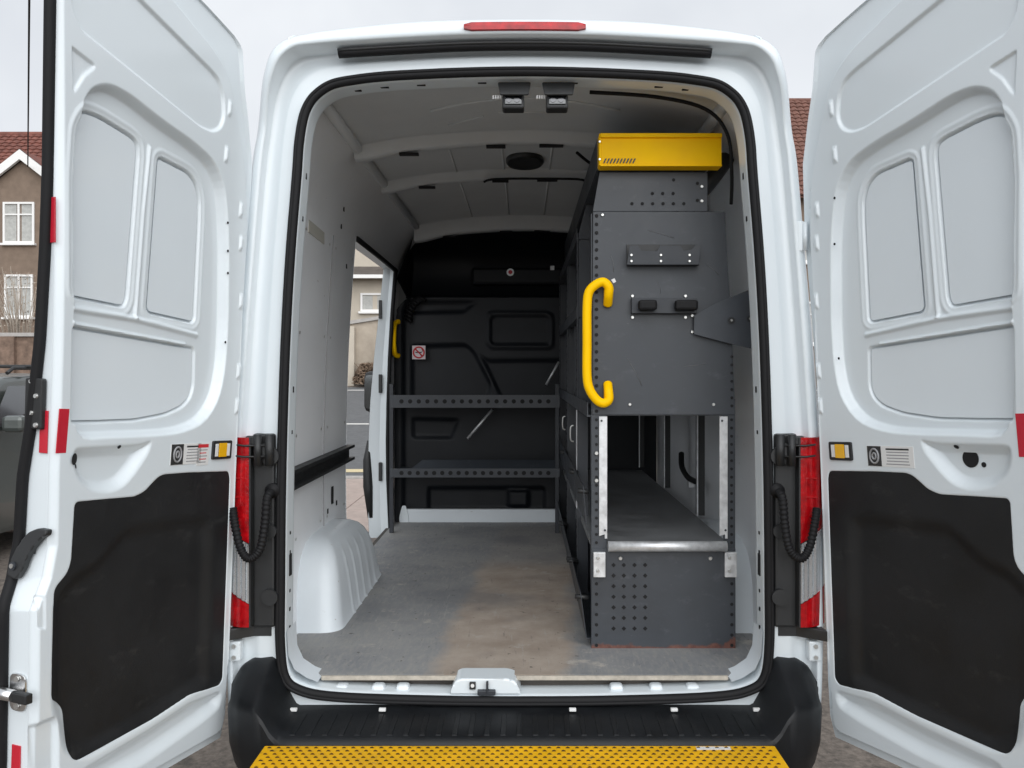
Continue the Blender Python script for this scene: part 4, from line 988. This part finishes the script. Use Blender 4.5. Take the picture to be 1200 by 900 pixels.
box('tray_side', (.262, ty + .06, 2.432), (.266, 2.88, 2.54), GREY, RK, 0); box('tray_base', (.266, ty + .06, 2.428), (.66, 2.88, 2.432), GREY, RK, 0)
# dividers, shelves, bins
for Y in (.98, 1.86, 2.86):
    d_ = plate('divider', [(.235, 1.56), (.235, 2.30), (.268, 2.43), (.66, 2.43), (.71, 2.28), (.75, 1.56)], ((0, Y, 0), (1, 0, 0), (0, 0, 1), (0, -1, 0)), .003, DGREY, RK)
    po = box('upright', (.228, Y - .002, FZ), (.232, Y + .05, 2.30), DGREY, RK, 0); box('upright_web', (.232, Y + .0005, FZ), (.275, Y + .0035, 1.56), DGREY, po, 0)
    bm = bmesh.new()
    for k in range(36): disc(bm, (.228, Y + .024, FZ + .06 + k * .043), (-1, 0, 0), .006, .001, 6)
    from_bm('perforation', bm, HOLE, po, kind='stuff')
    box('back_upright', (.755, Y, 1.07), (.785, Y + .05, 2.28), BPLAST, RK, .002)
    box('back_channel', (.748, Y - .012, 1.07), (.754, Y + .0, 1.9), GALV, RK, .001)
for z, y0, y1 in ((1.535, RY + .01, 2.86), (1.93, .98, 2.86), (2.27, .98, 2.86)):
    bm = bmesh.new(); bm_box(bm, (.226, y0, z), (.229, y1, z + .052)); bm_box(bm, (.229, y0, z + .004), (.742 if z < 1.7 else .70, y1, z + .007)); bm_box(bm, (.229, y0, z), (.245, y1, z + .003))
    from_bm('shelf', bm, GREY, RK)
for y0, y1 in ((1.0, 1.84), (1.92, 2.84)): box('shelf_partition', (.24, (y0 + y1) / 2, 1.6), (.70, (y0 + y1) / 2 + .003, 1.92), DGREY, RK, 0)
box('shelf_back', (.70, 1.87, 1.6), (.703, 2.86, 2.27), DGREY, RK, 0)
def lip(z0, z1, y0, y1, xo, zz0=None):
    M_ = [(.222, y0, z0), (.222, y1, z0), (.222 - xo, y1, z1), (.222 - xo, y0, z1)]
    bm = bmesh.new(); vs_ = [bm.verts.new(v) for v in M_]; f = bm.faces.new(vs_)
    r = bmesh.ops.extrude_face_region(bm, geom=[f])
    for v in [g for g in r['geom'] if isinstance(g, bmesh.types.BMVert)]: v.co.x += .003
    return from_bm('bin_front', bm, DGREY, RK)
for z0, z1, xo in ((1.145, 1.285, .012), (.735, .90, .022)):
    lip(z0, z1, RY + .012, .97, xo); lip(z0, z1, .99, 1.85, xo); lip(z0, z1, 1.87, 2.84, xo)
    for Y in (RY + .03, .96, 1.0, 1.84, 1.89):
        q = bmesh.new(); bm_tube(q, [(.232, Y, z1 - .025), (.205 - xo, Y, z1 - .02)], .009, 8); from_bm('pivot_knob', q, BPLAST, RK)
    if z0 < 1: box('bin_base', (.225, RY + .01, z0 - .004), (.70, 2.84, z0 - .001), DGREY, RK, 0)
box('galvanised_strip', (.226, .985, 1.10), (.229, 1.03, 1.53), GALV, RK, 0)
for Y in (1.2, 2.0):
    q = bmesh.new(); bm_tube(q, catmull([(.226, Y, 1.45), (.212, Y, 1.44), (.212, Y, 1.385), (.226, Y, 1.375)], 5), .004, 6); from_bm('bin_catch', q, BOLT, RK)
# big yellow grab handle on the end panel
hy = RY - .035
hpts = [(712, 357, .0), (712, 347, .028), (712, 338, .036), (706, 332, .036), (697, 335, .036), (689, 344, .036), (687, 362, .036), (687, 400, .036), (687, 440, .036), (690, 456, .036), (698, 468, .036), (706, 472, .036), (712, 468, .036), (712, 459, .030), (712, 450, .0)]
P3 = [np.array([rxx(x), RY - .005 - dy, rz(y)]) for x, y, dy in hpts]
tube('grab_handle', catmull(P3, 6), .0165, YEL, RK, 14)
for y0 in (347, 460): plate('handle_pad', round_poly(rp([(707.5, y0 + 11), (707.5, y0 - 11), (716.5, y0 - 11), (716.5, y0 + 11)]), .012, 4), ((0, RY - .012, 0), (1, 0, 0), (0, 0, 1), (0, -1, 0)), .012, YEL, RK, .003)
# tool holders
h1 = plate('tool_holder', rp([(733, 312), (736, 290), (746, 290), (750, 296), (768, 296), (771, 290), (795, 290), (799, 296), (808, 294), (812, 289), (819, 289), (816, 312)]), ((0, RY - .045, 0), (1, 0, 0), (0, 0, 1), (0, -1, 0)), .003, DGREY, RK, .0008)
box('holder_back', (rxx(734), RY - .008, rz(312)), (rxx(817), RY - .002, rz(287)), BPLAST, h1, .001)
box('holder_base', (rxx(734), RY - .041, rz(312)), (rxx(817), RY - .009, rz(310)), DGREY, h1, 0)
holes('holder_bolt', rp([(738, 301), (738, 308), (772, 301), (772, 308), (805, 301), (805, 308)]), .0052, RY - .047, h1, BOLT)
box('clip_plate', (rxx(739), RY - .03, rz(368)), (rxx(815), RY - .002, rz(350)), DGREY, RK, .002)
for a_, b_ in ((746, 767), (788, 814)):
    bm = bmesh.new(); bm_box(bm, (rxx(a_), RY - .07, rz(365)), (rxx(b_), RY - .031, rz(353)), .009)
    from_bm('tool_clip', bm, RUBBER, RK)
holes('panel_bolt', rp([(741, 347), (803, 347), (741, 372), (803, 372), (811, 370), (811, 389)]), .0065, RY - .003, RK, BOLT)
fleck = rp([(716, 328), (720, 326), (722, 330), (719, 332)])
plate('paint_chip', fleck, ((0, RY - .0012, 0), (1, 0, 0), (0, 0, 1), (0, -1, 0)), .0005, STICK, RK)
for q in ([(760, 270), (790, 279)], [(735, 420), (752, 452)], [(800, 430), (828, 426)], [(716, 300), (719, 318)], [(770, 330), (774, 343)], [(828, 310), (842, 322)]):
    a_, b_ = rp(q); tube('scratch', [(a_[0], RY - .0006, a_[1]), ((a_[0] + b_[0]) / 2 + .004, RY - .0006, (a_[1] + b_[1]) / 2), (b_[0], RY - .0006, b_[1])], .0011, MATS.get('bare_scratch') or mat('bare_scratch', (.13, .135, .14), .5), endp, 4)
wb = plate('wall_bracket', rp([(812, 392), (812, 370), (838, 356), (898, 331), (898, 413), (858, 404)]), ((0, RY - .022, 0), (1, 0, 0), (0, 0, 1), (0, -1, 0)), .004, GREYB, RK, .001)
holes('bracket_bolt', rp([(855, 376), (877, 374)]), .013, RY - .026, wb, BPLAST); holes('bracket_bolt', rp([(855, 376), (877, 374)]), .005, RY - .0275, wb, BOLT)
tube('dark_recess_bar', [(.60, .42, 2.30), (.70, .44, 2.42), (.76, .46, 2.50)], .03, BPLAST, RK, 8)  # black bar put in for the dark, shaded wall recess beside the panel
tube('wall_cable', catmull([(.80, 1.62, 1.28), (.79, 1.55, 1.22), (.80, 1.45, 1.18), (.82, 1.36, 1.17)], 6), .014, RUBBER, VAN, 8)
box('wall_clip', (.80, 1.42, 1.13), (.83, 1.47, 1.17), GALV, VAN, .004)

# ------------------------------------------------------------------ the street around
BRK = mat('brown_render', (.19, .14, .105), .9, var=.12, vscale=4, bump=.5, bscale=60)
BEI = mat('beige_render', (.46, .41, .34), .9, var=.06, vscale=2, bump=.3, bscale=50)
WHT = mat('white_trim', (.75, .74, .72), .5)
TILE = mat('red_roof_tile', (.17, .062, .045), .8, var=.3, vscale=3, bump=.3, bscale=40)
CURT = mat('net_curtain', (.40, .40, .38), .8, var=.15, vscale=9)
STONE = mat('garden_wall_render', (.42, .36, .29), .9, var=.3, vscale=1.2, bump=.5, bscale=20, col2=(.24, .20, .16))
def window(parent, x0, x1, z0, z1, Y, mull=1, transom=True):
    f = bmesh.new(); t_ = .07
    for lo, hi in (((x0, Y - .05, z0), (x1, Y + .04, z0 + t_)), ((x0, Y - .05, z1 - t_), (x1, Y + .04, z1)), ((x0, Y - .05, z0 + t_), (x0 + t_, Y + .04, z1 - t_)), ((x1 - t_, Y - .05, z0 + t_), (x1, Y + .04, z1 - t_))): bm_box(f, lo, hi)
    for k in range(mull):
        xm = x0 + (x1 - x0) * (k + 1) / (mull + 1); bm_box(f, (xm - .035, Y - .045, z0 + t_), (xm + .035, Y + .03, z1 - t_))
    if transom: bm_box(f, (x0 + t_, Y - .04, z0 + (z1 - z0) * .68), (x1 - t_, Y + .025, z0 + (z1 - z0) * .68 + .05))
    o = from_bm('window', f, WHT, parent)
    mesh('pane', [(x0 + .03, Y + .01, z0 + .03), (x1 - .03, Y + .01, z0 + .03), (x1 - .03, Y + .01, z1 - .03), (x0 + .03, Y + .01, z1 - .03)], [(0, 1, 2, 3)], GLASSD, o)
    for a_, b_ in ((.06, .42), (.58, .94)):
        n = 14; xs_ = np.linspace(x0 + (x1 - x0) * a_, x0 + (x1 - x0) * b_, n); V = []; Fc = []
        for i, x in enumerate(xs_): V += [(x, Y + .005 - .004 * (i % 2), z0 + .08), (x, Y + .005 - .004 * (i % 2), z1 - .08)]
        for i in range(n - 1): Fc.append((2 * i, 2 * i + 2, 2 * i + 3, 2 * i + 1))
        mesh('curtain', V, Fc, CURT, o)
    box('sill', (x0 - .06, Y - .14, z0 - .08), (x1 + .06, Y + .02, z0 - .002), WHT, o, .01)
def wall_block(name, x0, x1, y0, y1, z0, z1, m, parent): return box(name, (x0, y0, z0), (x1, y1, z1), m, parent, 0)
def pitched_tiles(parent, x0, x1, y0, z0, y1, z1, ux=.30, uz=.30, far=None):
    """courses of tiles on a slope rising from (y0,z0) to (y1,z1)"""
    L = math.hypot(y1 - y0, z1 - z0); nrow = int(L / uz); dy, dz = (y1 - y0) / L, (z1 - z0) / L; ny, nz_ = -dz, dy
    bm = bmesh.new()
    for r in range(nrow):
        s0, s1 = r * L / nrow, (r + 1) * L / nrow + .05; n = int((x1 - x0) / ux)
        for k in range(n):
            a_, b_ = x0 + k * (x1 - x0) / n + .006, x0 + (k + 1) * (x1 - x0) / n - .006; lf = .055 + random.uniform(-.006, .006); mid = (a_ + b_) / 2
            P = [(a_, s0, lf), (mid, s0, lf + .045), (b_, s0, lf), (b_, s1, .0), (mid, s1, .045), (a_, s1, .0)]
            vv_ = [bm.verts.new((p[0], y0 + dy * p[1] + ny * p[2], z0 + dz * p[1] + nz_ * p[2])) for p in P]
            bm.faces.new((vv_[0], vv_[1], vv_[4], vv_[5])); bm.faces.new((vv_[1], vv_[2], vv_[3], vv_[4]))
            w_ = [bm.verts.new((p[0], y0 + dy * p[1] + ny * (p[2] - .05), z0 + dz * p[1] + nz_ * (p[2] - .05))) for p in P[:3]]
            bm.faces.new((vv_[0], w_[0], w_[1], vv_[1])); bm.faces.new((vv_[1], w_[1], w_[2], vv_[2]))
    return from_bm('roof_tiles', bm, TILE, parent, kind='stuff', normals=False)
# left house
HY = 27.3; g = gz_(HY)
H1 = empty('house', (-18, HY + 3, g), 'brown rendered house with red tiled roof and white gable board', 'house')
box('wall', (-27, HY + .6, g - 1), (-15.0, HY + 9, 8.0), BRK, H1, 0)
mesh('gable_wall', [(-20.4, HY, g - 1), (-14.9, HY, g - 1), (-14.9, HY, 7.0), (-17.65, HY, 9.15), (-20.4, HY, 7.0), (-20.4, HY + .7, g - 1), (-14.9, HY + .7, g - 1), (-14.9, HY + .7, 7.0), (-17.65, HY + .7, 9.15), (-20.4, HY + .7, 7.0)],
     [(0, 1, 2, 3, 4), (1, 6, 7, 2), (5, 0, 4, 9), (2, 7, 8, 3), (3, 8, 9, 4)], BRK, H1)
for s_ in (-1, 1):
    P = [(0, 0), (s_ * 3.05, -2.38), (s_ * 3.05, -2.72), (0, -.34)]
    plate('gable_board', P if s_ < 0 else P[::-1], ((-17.65, HY - .25, 9.45), (1, 0, 0), (0, 0, 1), (0, -1, 0)), .12, WHT, H1)
    V = [(-17.65, HY - .2, 9.47), (-17.65 + s_ * 3.1, HY - .2, 7.05), (-17.65 + s_ * 3.1, HY + 5, 7.05), (-17.65, HY + 5, 9.47)]
    mesh('gable_roof', V, [(0, 1, 2, 3)], TILE, H1)
pitched_tiles(H1, -27.3, -14.8, HY + .3, 7.75, HY + 4.8, 11.35); mesh('roof', [(-27.3, HY + .3, 7.7), (-14.8, HY + .3, 7.7), (-14.8, HY + 4.8, 11.3), (-27.3, HY + 4.8, 11.3), (-14.8, HY + 9.3, 7.7), (-27.3, HY + 9.3, 7.7)], [(0, 1, 2, 3), (3, 2, 4, 5)], TILE, H1)
tube('ridge', [(-27.3, HY + 4.8, 11.35), (-14.8, HY + 4.8, 11.35)], .13, TILE, H1, 8)
window(H1, -18.35, -17.25, 6.2, 7.65, HY - .005); window(H1, -18.3, -17.3, 3.6, 5.1, HY - .005)
box('string_course', (-20.4, HY - .08, 7.32), (-18.6, HY - .001, 7.42), WHT, H1, 0)
box('wall_trim', (-16.9, HY - .06, g), (-16.75, HY - .001, 8.4), DGREY, H1, 0)
# house across the road, seen through the side door
HB = empty('house', (-6, 30, gz_(27)), 'beige rendered house above the retaining wall across the road', 'house')
g2 = gz_(26)
box('wall', (-7.6, 27.0, g2), (4, 36, 4.95), BEI, HB, 0); box('upper_wall', (-7.6, 27.6, 4.95), (4, 36, 9.5), BEI, HB, 0)
mesh('porch_roof', [(-7.8, 26.5, 5.0), (4.2, 26.5, 5.0), (4.2, 27.59, 5.42), (-7.8, 27.59, 5.42)], [(0, 1, 2, 3)], mat('grey_slate', (.10, .085, .075), .8, var=.2, vscale=3), HB)
box('gutter', (-7.8, 26.38, 4.88), (4.2, 26.5, 5.0), WHT, HB, 0)
window(HB, -5.72, -4.72, 3.78, 4.42, 26.995, 0, False)
mesh('roof', [(-7.8, 27.2, 9.4), (4.4, 27.2, 9.4), (4.4, 31.8, 12), (-7.8, 31.8, 12), (4.4, 36.4, 9.4), (-7.8, 36.4, 9.4)], [(0, 1, 2, 3), (3, 2, 4, 5)], TILE, HB)
# retaining wall with a pier, and its bank
WG = gz_(22.3)
W1 = empty('garden_wall', (-6, 22.4, WG), 'weathered rendered retaining wall with pale pier beside the road', 'wall')
bm = bmesh.new()
zs = [(x, 3.15 + (x + 4.6) * .16) for x in np.linspace(-12.0, -.5, 24)]
V = []; Fc = []
for x, zt in zs: V += [(x, 22.2, WG - .4), (x, 22.2, zt), (x, 22.5, zt), (x, 22.5, WG - .4)]
for i in range(23):
    for k in range(3): Fc.append((i * 4 + k, i * 4 + k + 1, i * 4 + k + 5, i * 4 + k + 4))
mesh('wall_face', V, Fc, STONE, W1)
V = []; Fc = []
for x, zt in zs: V += [(x, 22.12, zt + .002), (x, 22.12, zt + .1), (x, 22.58, zt + .1), (x, 22.58, zt + .002)]
for i in range(23):
    for k in range(3): Fc.append((i * 4 + k, i * 4 + k + 1, i * 4 + k + 5, i * 4 + k + 4))
mesh('coping', V, Fc, KERB, W1)
box('pier', (-5.28, 22.0, WG - .3), (-4.95, 22.19, 3.0), BEI, W1, .02)
# brown bank of dry plants by the wall foot
DRY = mat('dry_twigs', (.16, .11, .075), .9, var=.3, vscale=20)
def bush(name, c, r, h, n, label, m=DRY, leaf=.07):
    root = empty(name, c, label, 'bush'); bm = bmesh.new()
    for k in range(n // 22):
        a_ = random.uniform(0, 6.28); d_ = random.uniform(.2, 1) * r
        P = [Vector(c) + Vector((.08 * math.cos(a_), .08 * math.sin(a_), -.1)), Vector(c) + Vector((d_ * .5 * math.cos(a_), d_ * .5 * math.sin(a_), h * .55)), Vector(c) + Vector((d_ * math.cos(a_ + .3), d_ * math.sin(a_ + .3), h * random.uniform(.75, 1.05)))]
        bm_tube(bm, P, [.02, .012, .005], 5)
    from_bm('stem', bm, m, root, kind='stuff')
    bm = bmesh.new()
    for k in range(n):
        a_ = random.uniform(0, 6.28); q = random.random() ** .5 * r; z = random.uniform(.05, 1) * h; q *= (1 - .5 * (z / h) ** 2)
        p = Vector(c) + Vector((q * math.cos(a_), q * math.sin(a_), z)); d1 = Vector((random.gauss(0, 1), random.gauss(0, 1), random.gauss(0, .6))).normalized(); d2 = d1.orthogonal().normalized()
        s_ = leaf * random.uniform(.5, 1.2); bm.faces.new([bm.verts.new(p + d1 * s_), bm.verts.new(p + d2 * s_ * .4), bm.verts.new(p - d1 * s_), bm.verts.new(p - d2 * s_ * .4)])
    from_bm('foliage', bm, m, root, kind='stuff', normals=False); return root
bush('dry_bush', (-4.45, 21.8, WG), .5, .6, 1300, 'low dry brown bush at the foot of the retaining wall')
# garden wall and bare bush in front of the left house
BRW = mat('brown_brick', (.17, .115, .085), .9, var=.35, vscale=7, bump=.4, bscale=30)
W2 = empty('brick_garden_wall', (-15, 19.6, gz_(19.6)), 'low brown garden wall in front of the brown house', 'wall')
box('wall_face', (-22, 19.5, gz_(19.5) - .3), (-10.5, 19.75, 2.6), BRW, W2, 0); box('coping', (-22.05, 19.43, 2.602), (-10.45, 19.82, 2.70), KERB, W2, .01)
for k in range(5): box('pier', (-21.9 + k * 2.75, 19.38, gz_(19.4) - .3), (-21.5 + k * 2.75, 19.499, 2.6), BRW, W2, .01)
bush('bare_bush', (-14.0, 21.0, gz_(21)), 1.0, 3.3, 900, 'bare twiggy bush behind the brown garden wall', mat('pale_twigs', (.34, .29, .24), .9, var=.2, vscale=20), .035)
# house to the right: a tiled roof over a wall
HR = empty('house', (13, 30, gz_(27)), 'house with plain red tiled roof to the right of the van', 'house')
box('wall', (6.4, 25.5, gz_(25) - 1), (20, 33, 7.6), BRK, HR, 0)
RS = mat('brown_red_tile', (.17, .08, .06), .85, var=.22, vscale=4, bump=.3, bscale=30)
o = pitched_tiles(HR, 6.2, 20.2, 25.0, 7.4, 29.2, 11.82, .24, .26); o.data.materials.clear(); o.data.materials.append(RS)
mesh('roof', [(6.2, 25.0, 7.35), (20.2, 25.0, 7.35), (20.2, 29.2, 11.77), (6.2, 29.2, 11.77), (20.2, 33.4, 7.35), (6.2, 33.4, 7.35)], [(0, 1, 2, 3), (3, 2, 4, 5)], RS, HR)
tube('ridge', [(6.2, 29.2, 11.82), (20.2, 29.2, 11.82)], .1, RS, HR, 8)
for x in (8.2, 12.4, 16.6):
    window(HR, x, x + 1.4, 5.3, 6.6, 25.49); window(HR, x, x + 1.5, 2.6, 4.0, 25.49)
# telephone line from the gable of the brown house to a pole
TP1 = empty('telephone_pole', (1.9, -6.0, 0), 'tall timber telephone pole standing in the yard', 'pole')
tube('pole_shaft', [(1.9, -6.0, -.1), (1.9, -6.0, 8.4)], [.14, .10], mat('pole_timber', (.12, .09, .065), .85, var=.2, vscale=5), TP1, 12)
box('cross_arm', (1.3, -6.06, 7.9), (2.5, -5.94, 8.02), MATS['pole_timber'], TP1, .01)
a_, b_ = np.array([-17.35, HY - .25, 8.85]), np.array([1.9, -5.9, 8.2])
tag(tube('telephone_cable', [a_ + (b_ - a_) * s - np.array([0, 0, .8 * s * (1 - s)]) for s in np.linspace(0, 1, 24)], .022, RUBBER, None, 6), 'black overhead cable running to the gable of the brown house', 'cable')

# parked car beside the yard
CARP = mat('grey_green_car_paint', (.075, .085, .08), .3, metal=.3, coat=.7)
CR = empty('parked_car', (-5.6, 5.6, 0), 'grey parked car with black roof bars beyond the open rear door', 'car')
def cx_w(z): return float(np.interp(z, [.2, .5, .95, 1.2, 1.68], [.82, .90, .90, .84, .64]))
prof = [(3.35, .30), (3.30, .55), (3.32, .82), (3.45, 1.0), (3.9, 1.12), (4.45, 1.20), (4.62, 1.24), (5.25, 1.60), (5.6, 1.67), (6.6, 1.68), (7.2, 1.62), (7.6, 1.25), (7.75, .95), (7.72, .40), (7.6, .30)]
prof = [tuple(p) for p in catmull(prof, 3)]
rings = []
for f_ in (-1, -.97, -.85, -.5, 0, .5, .85, .97, 1):
    rings.append(np.array([(-5.6 + f_ * cx_w(z), y + (.12 * f_ * f_ if y < 4 else 0), z - (.03 * f_ * f_ if abs(f_) < .99 else .07)) for y, z in prof]))
V = np.concatenate(rings); n = len(prof); Fc = [(i * n + k, i * n + k + 1, (i + 1) * n + k + 1, (i + 1) * n + k) for i in range(8) for k in range(n - 1)]
cb = mesh('body', V, Fc, CARP, CR, True)
mesh('body_side', rings[0], [tuple(range(n))], CARP, CR); mesh('body_side', rings[-1], [tuple(range(n))], CARP, CR)
V = []
for s_ in (-1, 1): V += [(-5.6 + s_ * .76, 4.60, 1.262), (-5.6 + s_ * .62, 5.22, 1.605)]
mesh('windscreen', [V[0], V[2], V[3], V[1]], [(0, 1, 2, 3)], GLASSD, CR)
for s_ in (-1, 1):
    mesh('side_glass', [(-5.6 + s_ * .885, 4.8, 1.2), (-5.6 + s_ * .875, 7.3, 1.2), (-5.6 + s_ * .73, 7.0, 1.56), (-5.6 + s_ * .73, 5.3, 1.56)], [(0, 1, 2, 3)], GLASSD, CR)
    box('headlamp', (-5.6 + s_ * .55 - .2, 3.36, .72), (-5.6 + s_ * .55 + .2, 3.5, .88), CLEARL, CR, .03)
    tube('roof_rail', [(-5.6 + s_ * .6, 5.5, 1.68), (-5.6 + s_ * .6, 5.6, 1.73), (-5.6 + s_ * .6, 6.9, 1.73), (-5.6 + s_ * .6, 7.0, 1.68)], .018, BPLAST, CR, 8)
    tube('wiper', [(-5.6 + s_ * .3 + .25, 4.60, 1.268), (-5.6 + s_ * .3 - .3, 4.66, 1.30)], .010, RUBBER, CR, 6)
    box('car_mirror', (-5.6 + s_ * 1.0 - .1, 4.9, 1.15), (-5.6 + s_ * 1.0 + .1, 5.02, 1.30), CARP, CR, .04)
    for Y in (4.15, 6.8):
        P = [(.10, .18), (.10, .28), (.08, .32), (-.08, .32), (-.10, .28), (-.10, .18)]; xw = -5.6 + s_ * .82
        V = [(xw + p[0], Y + p[1] * math.cos(a), .32 + p[1] * math.sin(a)) for a in np.linspace(0, 2 * math.pi, 28, endpoint=False) for p in P]
        wh = mesh('wheel', V, [(i * 6 + k, i * 6 + k + 1, ((i + 1) % 28) * 6 + k + 1, ((i + 1) % 28) * 6 + k) for i in range(28) for k in range(5)], TYRE, CR, True)
        bm = bmesh.new(); disc(bm, (xw - .085, Y, .32), (1, 0, 0), .185, .17, 24); from_bm('rim', bm, RIM, wh)
for Y in (5.8, 6.6): box('roof_bar', (-6.26, Y, 1.735), (-4.94, Y + .05, 1.765), BPLAST, CR, .01)
box('grille', (-6.0, 3.27, .5), (-5.2, 3.4, .7), BPLAST, CR, .03); box('number_plate', (-5.86, 3.25, .42), (-5.34, 3.27, .53), STICK, CR, .004)
